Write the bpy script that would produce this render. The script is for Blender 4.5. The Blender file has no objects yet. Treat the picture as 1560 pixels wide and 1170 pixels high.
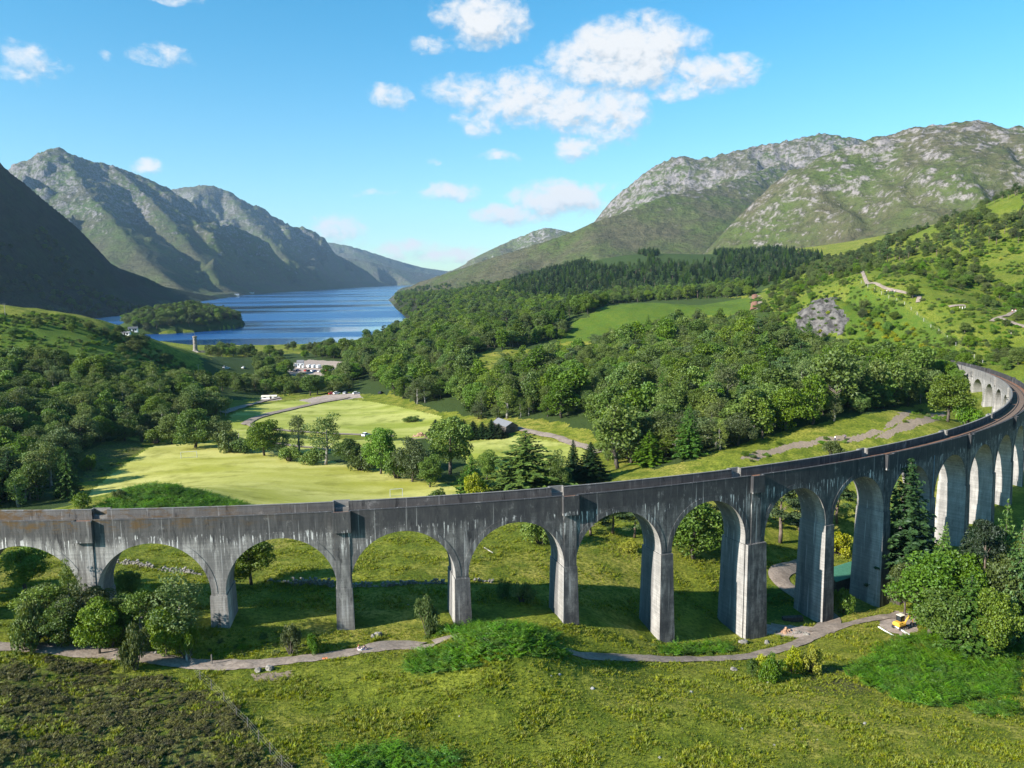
import bpy, bmesh, math, random
import numpy as np
from mathutils import Matrix, Vector, Euler

C = bpy.context.scene.collection
SC = bpy.context.scene
random.seed(3)

# ------------------------------------------------------------------ camera
F, PITCH, ROLL, CAMZ = 1204.86, 0.1326, -0.0127, 74.0
_cp, _sp, _cr, _sr = math.cos(PITCH), math.sin(PITCH), math.cos(ROLL), math.sin(ROLL)
FWD = np.array([0, _cp, -_sp])
_ex, _eu = np.array([1.0, 0, 0]), np.array([0, _sp, _cp])
RIGHT = _ex * _cr + _eu * _sr
UP = -_ex * _sr + _eu * _cr


def make_camera():
    cam = bpy.data.cameras.new('camera')
    cam.sensor_width = 36.0
    cam.lens = F / 1560 * 36.0
    cam.clip_start, cam.clip_end = 0.5, 60000
    o = bpy.data.objects.new('camera', cam)
    m = Matrix.Identity(4)
    for i in range(3):
        m[i][0], m[i][1], m[i][2] = RIGHT[i], UP[i], -FWD[i]
    m[2][3] = CAMZ
    o.matrix_world = m
    C.objects.link(o)
    SC.camera = o


def project(x, y, z):
    """world -> photo pixels (1560 x 1170)"""
    z = z - CAMZ
    d = y * FWD[1] + z * FWD[2]
    d = np.where(np.abs(d) < 1e-6, 1e-6, d)
    u = x * RIGHT[0] + y * RIGHT[1] + z * RIGHT[2]
    v = x * UP[0] + y * UP[1] + z * UP[2]
    return 780 + F * u / d, 585 - F * v / d


def ray(px, py):
    return FWD + (px - 780) / F * RIGHT - (py - 585) / F * UP


def at_y(px, py, Y):
    d = ray(px, py)
    t = Y / d[1]
    return np.array([d[0] * t, Y, CAMZ + d[2] * t])


def at_z(px, py, z):
    d = ray(px, py)
    t = (z - CAMZ) / d[2]
    return np.array([d[0] * t, d[1] * t, z])


# ------------------------------------------------------------------ noise
_tab = np.random.RandomState(11).rand(256) * 2 * np.pi
_gc, _gs = np.cos(_tab), np.sin(_tab)


def perlin(x, y, seed=0):
    x = np.asarray(x, float); y = np.asarray(y, float)
    xi = np.floor(x).astype(np.int64); yi = np.floor(y).astype(np.int64)
    xf, yf = x - xi, y - yi

    def g(ix, iy, fx, fy):
        h = (ix * 374761393 + iy * 668265263 + seed * 144269504) & 0xffffffff
        h = ((h ^ (h >> 13)) * 1274126177) & 0xffffffff
        h = (h ^ (h >> 16)) & 255
        return _gc[h] * fx + _gs[h] * fy
    u = xf * xf * xf * (xf * (xf * 6 - 15) + 10)
    v = yf * yf * yf * (yf * (yf * 6 - 15) + 10)
    a = g(xi, yi, xf, yf); b = g(xi + 1, yi, xf - 1, yf)
    c = g(xi, yi + 1, xf, yf - 1); d = g(xi + 1, yi + 1, xf - 1, yf - 1)
    return ((a + (b - a) * u) + ((c + (d - c) * u) - (a + (b - a) * u)) * v) * 1.5


def fbm(x, y, octs=4, seed=0, gain=0.5):
    s, a, tot = 0, 1.0, 0
    for o in range(octs):
        s = s + a * perlin(x * 2 ** o, y * 2 ** o, seed + o * 17)
        tot += a
        a *= gain
    return s / tot


def ridged(x, y, octs=4, seed=0):
    s, a, tot = 0, 1.0, 0
    for o in range(octs):
        s = s + a * (1 - np.abs(perlin(x * 2 ** o, y * 2 ** o, seed + o * 31)) * 2)
        tot += a
        a *= 0.5
    return s / tot


def sstep(a, b, x):
    t = np.clip((x - a) / (b - a), 0, 1)
    return t * t * (3 - 2 * t)


def in_poly(px, py, poly):
    inside = np.zeros(np.shape(px), bool)
    n = len(poly)
    for i in range(n):
        x1, y1 = poly[i][0], poly[i][1]
        x2, y2 = poly[(i + 1) % n][0], poly[(i + 1) % n][1]
        c = ((y1 > py) != (y2 > py)) & (px < (x2 - x1) * (py - y1) / (y2 - y1 + 1e-12) + x1)
        inside ^= c
    return inside


def seg_dist(x, y, pts, closed=False):
    """distance to a polyline, and interpolated extra columns + arc length at the foot"""
    best = np.full(np.shape(x), 1e18)
    pts = np.asarray(pts, float)
    ncol = pts.shape[1] - 2
    ext = np.zeros(np.shape(x) + (ncol,)) if ncol else None
    arc = np.zeros(np.shape(x)); acc = 0.0
    n = len(pts)
    for i in range(n if closed else n - 1):
        a, b = pts[i], pts[(i + 1) % n]
        dx, dy = b[0] - a[0], b[1] - a[1]
        L2 = dx * dx + dy * dy + 1e-12
        t = np.clip(((x - a[0]) * dx + (y - a[1]) * dy) / L2, 0, 1)
        d = (x - a[0] - t * dx) ** 2 + (y - a[1] - t * dy) ** 2
        m = d < best
        best = np.where(m, d, best)
        arc = np.where(m, acc + t * math.sqrt(L2), arc)
        if ncol:
            for k in range(ncol):
                ext[..., k] = np.where(m, a[2 + k] + (b[2 + k] - a[2 + k]) * t, ext[..., k])
        acc += math.sqrt(L2)
    return np.sqrt(best), ext, arc


# ------------------------------------------------------------------ viaduct curve
VR, VCX, VCY, VTH0 = 276.85, -79.706, 379.62, 0.0777
VP, VK, VG, VTOP = 17.093, 2.18, -0.0175, CAMZ - 31.66
VW = 5.4


def pier_s(i):
    return VP * i + (VK if i > 6 else VK / 2 if i == 6 else 0)


def vmap(s, t, dz):
    """arc length along outer face, inward offset, height relative to parapet top -> world"""
    th = VTH0 + np.asarray(s, float) / VR
    r = VR - np.asarray(t, float)
    return VCX + r * np.sin(th), VCY - r * np.cos(th), VTOP + VG * np.asarray(s, float) + np.asarray(dz, float)


# ------------------------------------------------------------------ object helpers
def tag(o, label=None, cat=None, group=None, kind=None):
    if label: o['label'] = label
    if cat: o['category'] = cat
    if group: o['group'] = group
    if kind: o['kind'] = kind
    return o


def empty(name, loc, rz=0.0, label=None, cat=None, group=None):
    o = bpy.data.objects.new(name, None)
    o.empty_display_size = 0.3
    o.location = loc
    o.rotation_euler = (0, 0, rz)
    C.objects.link(o)
    return tag(o, label, cat, group)


def link(name, me, parent=None, loc=None):
    o = bpy.data.objects.new(name, me)
    C.objects.link(o)
    if parent is not None:
        o.parent = parent
    if loc is not None:
        o.location = loc
    return o


def np_mesh(name, verts, faces, mats, smooth=False, mat_idx=None, attrs=None):
    """verts (N,3); faces (M,k) int array (k 3 or 4)"""
    me = bpy.data.meshes.new(name)
    verts = np.asarray(verts, np.float32); faces = np.asarray(faces, np.int32)
    M, k = faces.shape
    me.vertices.add(len(verts)); me.vertices.foreach_set('co', verts.ravel())
    me.loops.add(M * k); me.loops.foreach_set('vertex_index', faces.ravel())
    me.polygons.add(M)
    me.polygons.foreach_set('loop_start', np.arange(0, M * k, k, dtype=np.int32))
    me.polygons.foreach_set('loop_total', np.full(M, k, np.int32))
    me.polygons.foreach_set('use_smooth', np.full(M, bool(smooth)))
    for m in (mats if isinstance(mats, (list, tuple)) else [mats]):
        me.materials.append(m)
    if mat_idx is not None:
        me.polygons.foreach_set('material_index', np.asarray(mat_idx, np.int32))
    for nm, (typ, arr) in (attrs or {}).items():
        a = me.attributes.new(nm, typ, 'POINT')
        a.data.foreach_set('vector' if typ == 'FLOAT_VECTOR' else 'value', np.asarray(arr, np.float32).ravel())
    me.update(calc_edges=True)
    return me


class MB:
    """collects boxes, tubes, quads into one mesh"""
    def __init__(self):
        self.v, self.f, self.n = [], [], 0

    def add(self, verts, faces):
        self.v.extend([tuple(p) for p in verts])
        self.f.extend([tuple(i + self.n for i in f) for f in faces])
        self.n += len(verts)

    def box(self, c, s, rz=0.0, taper=1.0):
        hx, hy, hz = s[0] / 2, s[1] / 2, s[2] / 2
        co, si = math.cos(rz), math.sin(rz)
        vs = []
        for z in (-hz, hz):
            k = 1.0 if z < 0 else taper
            for x, y in ((-hx, -hy), (hx, -hy), (hx, hy), (-hx, hy)):
                x, y = x * k, y * k
                vs.append((c[0] + x * co - y * si, c[1] + x * si + y * co, c[2] + z))
        self.add(vs, [(3, 2, 1, 0), (4, 5, 6, 7), (0, 1, 5, 4), (1, 2, 6, 5), (2, 3, 7, 6), (3, 0, 4, 7)])

    def bevel_box(self, c, s, b=0.05, rz=0.0):
        hx, hy, hz = s[0] / 2, s[1] / 2, s[2] / 2
        co, si = math.cos(rz), math.sin(rz)
        vs = []
        for z, i in ((-hz, b), (-hz + b, 0), (hz - b, 0), (hz, b)):
            for x, y in ((-hx + b, -hy + i), (hx - b, -hy + i), (hx - i, -hy + b), (hx - i, hy - b), (hx - b, hy - i), (-hx + b, hy - i), (-hx + i, hy - b), (-hx + i, -hy + b)):
                vs.append((c[0] + x * co - y * si, c[1] + x * si + y * co, c[2] + z))
        fs = [tuple(range(7, -1, -1)), tuple(range(24, 32))]
        for r in range(3):
            for k in range(8):
                a, d = r * 8 + k, r * 8 + (k + 1) % 8
                fs.append((a, d, d + 8, a + 8))
        self.add(vs, fs)

    def tube(self, pts, rads, seg=6, caps=True):
        pts = [np.asarray(p, float) for p in pts]
        vs, fs = [], []
        for i, p in enumerate(pts):
            a = pts[min(i + 1, len(pts) - 1)] - pts[max(i - 1, 0)]
            a = a / (np.linalg.norm(a) + 1e-9)
            ref = np.array([0, 0, 1.0]) if abs(a[2]) < 0.9 else np.array([1.0, 0, 0])
            u = np.cross(a, ref); u /= np.linalg.norm(u)
            w = np.cross(a, u)
            r = rads[i] if hasattr(rads, '__len__') else rads
            for k in range(seg):
                q = 2 * math.pi * k / seg
                vs.append(p + r * (math.cos(q) * u + math.sin(q) * w))
        for i in range(len(pts) - 1):
            for k in range(seg):
                a, b = i * seg + k, i * seg + (k + 1) % seg
                fs.append((a, a + seg, b + seg, b))
        if caps:
            fs.append(tuple(range(seg)))
            m = (len(pts) - 1) * seg
            fs.append(tuple(range(m + seg - 1, m - 1, -1)))
        self.add(vs, fs)

    def lathe(self, prof, c=(0, 0, 0), seg=16):
        vs, fs = [], []
        for r, z in prof:
            for k in range(seg):
                q = 2 * math.pi * k / seg
                vs.append((c[0] + r * math.cos(q), c[1] + r * math.sin(q), c[2] + z))
        for i in range(len(prof) - 1):
            for k in range(seg):
                a, b = i * seg + k, i * seg + (k + 1) % seg
                fs.append((a, b, b + seg, a + seg))
        fs.append(tuple(range(seg - 1, -1, -1)))
        m = (len(prof) - 1) * seg
        fs.append(tuple(range(m, m + seg)))
        self.add(vs, fs)

    def mesh(self, name, mat, smooth=False):
        me = bpy.data.meshes.new(name)
        me.from_pydata([tuple(map(float, p)) for p in self.v], [], self.f)
        me.materials.append(mat)
        if smooth:
            me.polygons.foreach_set('use_smooth', np.ones(len(me.polygons), bool))
        me.update()
        return me

    def build(self, name, mat, parent=None, smooth=False, loc=None):
        return link(name, self.mesh(name, mat, smooth), parent, loc)


def dup(root, loc, rz=0.0, scale=1.0, label=None, group=None):
    r = root.copy()
    C.objects.link(r)
    r.location = loc
    r.rotation_euler = (0, 0, rz)
    r.scale = (scale,) * 3 if not hasattr(scale, '__len__') else scale
    if label: r['label'] = label
    if group: r['group'] = group
    for ch in list(root.children):
        c = ch.copy(); C.objects.link(c); c.parent = r
        for g in list(ch.children):
            d = g.copy(); C.objects.link(d); d.parent = c
    return r


# ------------------------------------------------------------------ material helpers
class NT:
    def __init__(self, name):
        self.m = bpy.data.materials.new(name)
        self.m.use_nodes = True
        self.t = self.m.node_tree
        self.n = self.t.nodes
        self.n.clear()
        self.out = self.n.new('ShaderNodeOutputMaterial')

    def lk(self, a, b): self.t.links.new(a, b)

    def _in(self, sock, v):
        if v is None: return
        if hasattr(v, 'default_value') or isinstance(v, bpy.types.NodeSocket):
            self.lk(v, sock)
        else:
            if hasattr(sock.default_value, '__len__') and not hasattr(v, '__len__'):
                v = (v,) * len(sock.default_value)
            if hasattr(v, '__len__') and len(v) == 3 and len(sock.default_value) == 4:
                v = (*v, 1)
            sock.default_value = v

    def pos(self):
        return self.n.new('ShaderNodeNewGeometry').outputs['Position']

    def attr(self, name, vec=False):
        a = self.n.new('ShaderNodeAttribute'); a.attribute_name = name
        return a.outputs['Vector' if vec else 'Fac']

    def rnd(self):
        return self.n.new('ShaderNodeObjectInfo').outputs['Random']

    def mapping(self, v, scale=(1, 1, 1), loc=(0, 0, 0), rot=(0, 0, 0)):
        m = self.n.new('ShaderNodeMapping')
        self._in(m.inputs['Vector'], v)
        m.inputs['Scale'].default_value = scale; m.inputs['Location'].default_value = loc
        m.inputs['Rotation'].default_value = rot
        return m.outputs[0]

    def noise(self, v, scale, detail=3, rough=0.55, dist=0.0):
        k = self.n.new('ShaderNodeTexNoise')
        self._in(k.inputs['Vector'], v)
        k.inputs['Scale'].default_value = scale; k.inputs['Detail'].default_value = detail
        k.inputs['Roughness'].default_value = rough; k.inputs['Distortion'].default_value = dist
        return k.outputs['Fac']

    def voro(self, v, scale, feat='F1', out='Distance'):
        k = self.n.new('ShaderNodeTexVoronoi'); k.feature = feat
        self._in(k.inputs['Vector'], v); k.inputs['Scale'].default_value = scale
        return k.outputs[out]

    def ramp(self, f, a, b, lo=0.0, hi=1.0):
        k = self.n.new('ShaderNodeMapRange'); k.interpolation_type = 'SMOOTHSTEP'
        self._in(k.inputs[0], f)
        k.inputs[1].default_value = a; k.inputs[2].default_value = b
        k.inputs[3].default_value = lo; k.inputs[4].default_value = hi
        return k.outputs[0]

    def mix(self, f, a, b, mode='MIX'):
        k = self.n.new('ShaderNodeMix'); k.data_type = 'RGBA'; k.blend_type = mode
        self._in(k.inputs[0], f); self._in(k.inputs[6], a); self._in(k.inputs[7], b)
        return k.outputs[2]

    def math(self, op, a, b=None, c=None):
        k = self.n.new('ShaderNodeMath'); k.operation = op
        self._in(k.inputs[0], a)
        if b is not None: self._in(k.inputs[1], b)
        if c is not None: self._in(k.inputs[2], c)
        return k.outputs[0]

    def sep(self, v):
        k = self.n.new('ShaderNodeSeparateXYZ'); self._in(k.inputs[0], v)
        return k.outputs

    def bump(self, h, strength=0.5, dist=0.1):
        k = self.n.new('ShaderNodeBump'); self._in(k.inputs['Height'], h)
        k.inputs['Strength'].default_value = strength; k.inputs['Distance'].default_value = dist
        return k.outputs[0]

    def principled(self, col, rough=0.8, normal=None, metal=0.0, spec=0.3):
        p = self.n.new('ShaderNodeBsdfPrincipled')
        self._in(p.inputs['Base Color'], col); self._in(p.inputs['Roughness'], rough)
        p.inputs['Metallic'].default_value = metal
        p.inputs['Specular IOR Level'].default_value = spec
        if normal is not None: self.lk(normal, p.inputs['Normal'])
        self.lk(p.outputs[0], self.out.inputs[0])
        return p

    def leaf(self, col, trans=0.3, tcol=None):
        d = self.n.new('ShaderNodeBsdfDiffuse'); self._in(d.inputs[0], col)
        t = self.n.new('ShaderNodeBsdfTranslucent'); self._in(t.inputs[0], tcol if tcol is not None else col)
        m = self.n.new('ShaderNodeMixShader'); m.inputs[0].default_value = trans
        self.lk(d.outputs[0], m.inputs[1]); self.lk(t.outputs[0], m.inputs[2])
        g = self.n.new('ShaderNodeBsdfGlossy'); g.inputs['Roughness'].default_value = 0.55
        g.inputs[0].default_value = (0.8, 0.85, 0.9, 1)
        m2 = self.n.new('ShaderNodeMixShader'); m2.inputs[0].default_value = 0.03
        self.lk(m.outputs[0], m2.inputs[1]); self.lk(g.outputs[0], m2.inputs[2])
        self.lk(m2.outputs[0], self.out.inputs[0])


def plain(name, col, rough=0.7, var=0.12, scale=3.0, metal=0.0):
    k = NT(name)
    p = k.pos()
    n = k.noise(p, scale, 4)
    c = k.mix(k.ramp(n, 0.3, 0.7), tuple(x * (1 - var) for x in col), tuple(min(1, x * (1 + var)) for x in col))
    k.principled(c, rough, metal=metal)
    return k.m
# ------------------------------------------------------------------ terrain control points
_ctrl = []
def cy(*rows):
    for px, py, Y in rows: _ctrl.append(at_y(px, py, Y * 1.035 if Y < 200 else Y))
def cz(*rows):
    for px, py, z in rows: _ctrl.append(at_z(px, py, z))
def cx(*rows):
    for p in rows: _ctrl.append(np.array(p, float))

# foreground
cy((-220, 1165, 62), (0, 1165, 64), (200, 1165, 66), (400, 1165, 68), (600, 1165, 70), (800, 1165, 71), (1000, 1165, 72), (1200, 1165, 73), (1400, 1165, 74), (1560, 1165, 75), (1780, 1165, 75))
cx((-45, 38, 31), (0, 38, 30.5), (45, 38, 30), (-25, 50, 30), (25, 50, 29))
cy((-150, 1080, 74), (0, 1080, 76), (300, 1080, 79), (600, 1080, 81), (1000, 1080, 84), (1200, 1080, 87), (1400, 1080, 90), (1560, 1080, 93), (1750, 1080, 94))
# track in front of the viaduct
cy((-150, 975, 92), (0, 982, 93), (150, 995, 93), (300, 1013, 92), (440, 1008, 93.5), (560, 988, 97), (640, 985, 98.5), (880, 998, 104), (1000, 1003, 108), (1100, 1003, 112), (1200, 985, 119), (1290, 950, 130), (1345, 935, 136))
cy((1560, 1010, 112), (1430, 985, 118), (1700, 1000, 112))
# fern mound in front
cy((720, 975, 93.5), (790, 962, 94.5), (850, 990, 95.5), (650, 1010, 90.5), (860, 1040, 88), (740, 1045, 85))
# pier feet
for _i, _x, _y in ((-1, -72, 950), (0, 126, 948), (1, 332, 955), (2, 522, 961), (3, 702, 950), (4, 862, 950), (5, 1004, 977), (6, 1145, 970), (7, 1255, 948), (8, 1342, 922)):
    _p = vmap(pier_s(_i), -0.3, 0)
    _c = at_y(_x, _y, float(_p[1]))
    cx((float(_p[0]), float(_p[1]), _c[2]))
for _i, _z in ((9, 14), (10, 14), (11, 15), (12, 16.5), (13, 18), (14, 19), (15, 19.5), (16, 20), (17, 21), (18, 22), (19, 24), (20, 27), (21, 31)):
    _p = vmap(pier_s(_i), VW / 2, 0)
    cx((float(_p[0]), float(_p[1]), _z))
# meadow behind the arches
cy((-100, 880, 122), (40, 880, 122), (40, 840, 140), (230, 895, 118), (230, 840, 142), (430, 897, 118), (430, 838, 145), (620, 897, 119), (620, 815, 152), (790, 800, 162), (790, 900, 124), (940, 800, 165), (940, 900, 130), (1060, 880, 142), (1190, 872, 150), (1290, 893, 150), (1300, 850, 168))
# river flat with the playing field
cz((605, 757, 11), (288, 700, 11), (130, 750, 11.5), (240, 680, 10.5), (690, 750, 11.5), (450, 700, 10.5), (620, 730, 11), (235, 728, 11), (180, 668, 11), (420, 680, 10))
cy((210, 742, 187), (260, 744, 187), (330, 762, 187), (520, 775, 190), (650, 765, 196), (100, 775, 195))
cz((480, 650, 8), (560, 615, 7), (430, 610, 7), (500, 607, 7), (650, 645, 8), (740, 690, 11), (860, 680, 12), (780, 655, 12), (470, 560, 4.5), (550, 545, 3.5), (330, 610, 7.5), (380, 640, 8), (400, 535, 3), (520, 531, 2), (350, 545, 4), (570, 690, 9), (690, 715, 10))
cy((298, 533, 817))
# knoll on the left
cy((-200, 480, 480), (0, 466, 500), (80, 478, 510), (150, 489, 520), (250, 528, 560), (200, 560, 430), (100, 540, 430), (0, 560, 400), (200, 605, 385), (0, 650, 300), (-200, 650, 300), (300, 575, 545))
cz((100, 700, 12), (0, 780, 13), (330, 582, 6), (260, 650, 9), (-200, 780, 14))
# clearing inside the curve and the wood behind
cz((1130, 697, 24), (1300, 662, 26.5), (1420, 640, 28), (1000, 695, 17), (900, 695, 14), (1200, 720, 21))
cy((1100, 560, 400), (1200, 600, 310), (950, 600, 350), (1000, 530, 500), (800, 545, 530), (730, 540, 560), (1010, 463, 680), (920, 468, 670), (870, 518, 600), (1130, 462, 700), (700, 590, 430), (620, 540, 640), (650, 505, 900), (750, 480, 1050), (850, 472, 950), (1060, 500, 590))
# railway shelf, crag knoll, right hillside
cy((1365, 537, 420), (1290, 520, 500), (1150, 458, 850), (1250, 508, 455), (1200, 512, 460), (1260, 447, 482), (1300, 434, 500), (1330, 470, 470), (1180, 500, 500), (1180, 440, 760))
cx((200, 200, 24), (230, 260, 38), (255, 320, 52), (150, 170, 16), (180, 175, 19), (240, 200, 28))
cy((1560, 540, 360), (1560, 470, 430), (1560, 385, 560), (1560, 292, 720), (1720, 270, 700), (1700, 400, 480), (1400, 455, 455), (1310, 420, 560), (1450, 420, 540), (1480, 335, 790), (1420, 362, 850), (1350, 380, 880), (1260, 402, 900), (1450, 500, 400), (1500, 450, 480), (1560, 420, 500))
# farther ground
cy((780, 455, 1300), (960, 440, 1300), (1100, 440, 1200), (960, 388, 1800), (1100, 388, 1800), (1230, 398, 1500), (800, 425, 1900), (700, 447, 2000), (640, 470, 1700), (1400, 360, 1600), (1560, 310, 1600), (1700, 310, 1500), (1250, 420, 1100), (880, 415, 1600), (1030, 410, 1500))
for _a in (-0.8, -0.5, -0.25, 0.0, 0.25, 0.5, 0.8):
    cx((math.sin(_a) * 3200, math.cos(_a) * 3200, 25 if _a < 0.1 else 60), (math.sin(_a) * 16000, math.cos(_a) * 16000, 20))
for _a in (-0.8, -0.6, -0.45):
    cx((math.sin(_a) * 1100, math.cos(_a) * 1100, 12), (math.sin(_a) * 1800, math.cos(_a) * 1800, 15))
_ctrl = np.array(_ctrl)


def _tps_fit(P, lam=2e-4):
    a, b = np.arctan2(P[:, 0], P[:, 1]), np.log(np.hypot(P[:, 0], P[:, 1]))
    d2 = (a[:, None] - a) ** 2 + (b[:, None] - b) ** 2
    K = 0.5 * d2 * np.log(d2 + 1e-12) + lam * np.eye(len(a))
    n = len(a)
    A = np.zeros((n + 3, n + 3)); A[:n, :n] = K
    A[:n, n] = A[n, :n] = 1; A[:n, n + 1] = A[n + 1, :n] = a; A[:n, n + 2] = A[n + 2, :n] = b
    rhs = np.zeros(n + 3); rhs[:n] = P[:, 2]
    return a, b, np.linalg.solve(A, rhs)


_ta, _tb, _tw = _tps_fit(_ctrl)


def tps(x, y):
    sh = np.shape(x)
    a = np.arctan2(x, y).ravel(); b = np.log(np.hypot(x, y) + 1e-6).ravel()
    n = len(_ta)
    out = np.empty(len(a))
    for i in range(0, len(a), 60000):
        aa, bb = a[i:i + 60000].astype(np.float32), b[i:i + 60000].astype(np.float32)
        d2 = (aa[:, None] - _ta[None].astype(np.float32)) ** 2 + (bb[:, None] - _tb[None].astype(np.float32)) ** 2
        out[i:i + 60000] = (0.5 * d2 * np.log(d2 + 1e-12)) @ _tw[:n].astype(np.float32) + _tw[n] + _tw[n + 1] * aa + _tw[n + 2] * bb
    return out.reshape(sh)


# ------------------------------------------------------------------ mountains: ridge lines (photo pixel + depth)
# (name, slope, gully amplitude, points)
RIDGES = [
    ('dark', 0.85, 0.25, [(-420, 90, 1700), (-200, 140, 1800), (-80, 195, 1900), (0, 250, 2000), (25, 272, 2040), (70, 297, 2120), (110, 342, 2250), (140, 387, 2400), (175, 407, 2600), (250, 433, 3000), (320, 453, 3500)]),
    ('dark', 0.5, 0.35, [(-150, 290, 1750), (-20, 335, 1700), (40, 358, 1600), (90, 388, 1500), (135, 428, 1420), (180, 470, 1380)]),
    ('peak', 0.56, 0.30, [(-150, 350, 5400), (-60, 305, 5400), (18, 256, 5500), (45, 240, 5550), (70, 229, 5600), (90, 224, 5600), (120, 241, 5650), (165, 251, 5800), (215, 270, 6000), (258, 288, 6200), (290, 318, 6300), (340, 350, 6500), (400, 386, 6700), (460, 413, 7000), (515, 434, 8000)]),
    ('peak', 0.52, 0.30, [(95, 230, 5550), (130, 290, 5000), (180, 345, 4500), (225, 400, 4050), (275, 440, 3700)]),
    ('peak', 0.52, 0.30, [(170, 252, 5750), (225, 300, 5400), (265, 345, 5000), (305, 395, 4700), (335, 432, 4400)]),
    ('peak2', 0.60, 0.25, [(200, 330, 8000), (265, 288, 8000), (295, 283, 8000), (320, 283, 8000), (345, 290, 8100), (370, 306, 8200), (420, 336, 8600), (470, 366, 9200), (520, 392, 9600), (560, 414, 9900), (598, 432, 10500)]),
    ('peak2', 0.54, 0.30, [(345, 292, 8050), (380, 335, 7500), (425, 380, 7100), (465, 415, 7000)]),
    ('far', 0.35, 0.3, [(300, 380, 13500), (420, 372, 13000), (490, 368, 13000), (525, 373, 13000), (560, 383, 13500), (600, 396, 14000), (640, 407, 15000), (688, 414, 16000)]),
    ('far', 0.35, 0.3, [(480, 385, 11000), (560, 398, 11000), (610, 411, 11500), (660, 418, 12500)]),
    ('knob', 0.5, 0.4, [(660, 425, 7500), (700, 407, 7500), (750, 381, 7000), (790, 362, 6600), (812, 353, 6500), (832, 347, 6500), (855, 351, 6500), (900, 360, 6500)]),
    ('range', 0.62, 0.4, [(888, 380, 4600), (902, 342, 4500), (930, 307, 4500), (985, 262, 4500), (1015, 245, 4500), (1035, 237, 4500), (1060, 244, 4500), (1100, 235, 4500), (1160, 222, 4500), (1215, 212, 4500), (1245, 205, 4500), (1290, 208, 4500), (1312, 215, 4500), (1400, 245, 4500), (1560, 260, 4500)]),
    ('range', 0.48, 0.35, [(606, 439, 4000), (650, 427, 3600), (700, 411, 3400), (740, 396, 3300), (800, 378, 3200), (850, 362, 3100), (900, 341, 3100), (960, 320, 3200), (1010, 301, 3300), (1080, 287, 3500), (1160, 262, 3900), (1200, 248, 4300)]),
    ('dome', 0.66, 0.35, [(1110, 345, 2640), (1150, 305, 2635), (1200, 262, 2630), (1262, 236, 2620), (1330, 212, 2610), (1400, 195, 2600), (1440, 190, 2600), (1480, 187, 2600), (1540, 193, 2600), (1600, 203, 2600), (1750, 240, 2500), (1950, 280, 2400)]),
]
_R3 = []
for _nm, _sl, _ga, _pts in RIDGES:
    _R3.append((_nm, _sl, _ga, np.array([at_y(a, b, c) for a, b, c in _pts])))

# lake outline (photo pixels at z = 0)
_lake_px = [(60, 512), (130, 505), (190, 515), (250, 528), (300, 532), (400, 530), (460, 528), (520, 527), (565, 520), (605, 510), (631, 500), (626, 492), (617, 482), (604, 471), (598, 463), (592, 457), (603, 447), (606, 442), (618, 439), (640, 437), (650, 435.6), (630, 434.8), (600, 435), (580, 436.2), (540, 438.6), (470, 443), (420, 446), (380, 448.8), (340, 454.5), (312, 458.5), (290, 462), (255, 470), (190, 480), (120, 488), (60, 492)]
LAKE = np.array([at_z(a, b, 0.0)[:2] for a, b in _lake_px])
# wooded islet: centre, half axes
ISL_C = at_z(278, 500, 0.0)[:2]
ISL_AX = (86.0, 150.0)


def lake_sd(x, y):
    d = seg_dist(x, y, LAKE, True)[0]
    return np.where(in_poly(x, y, LAKE), -d, d)


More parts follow.
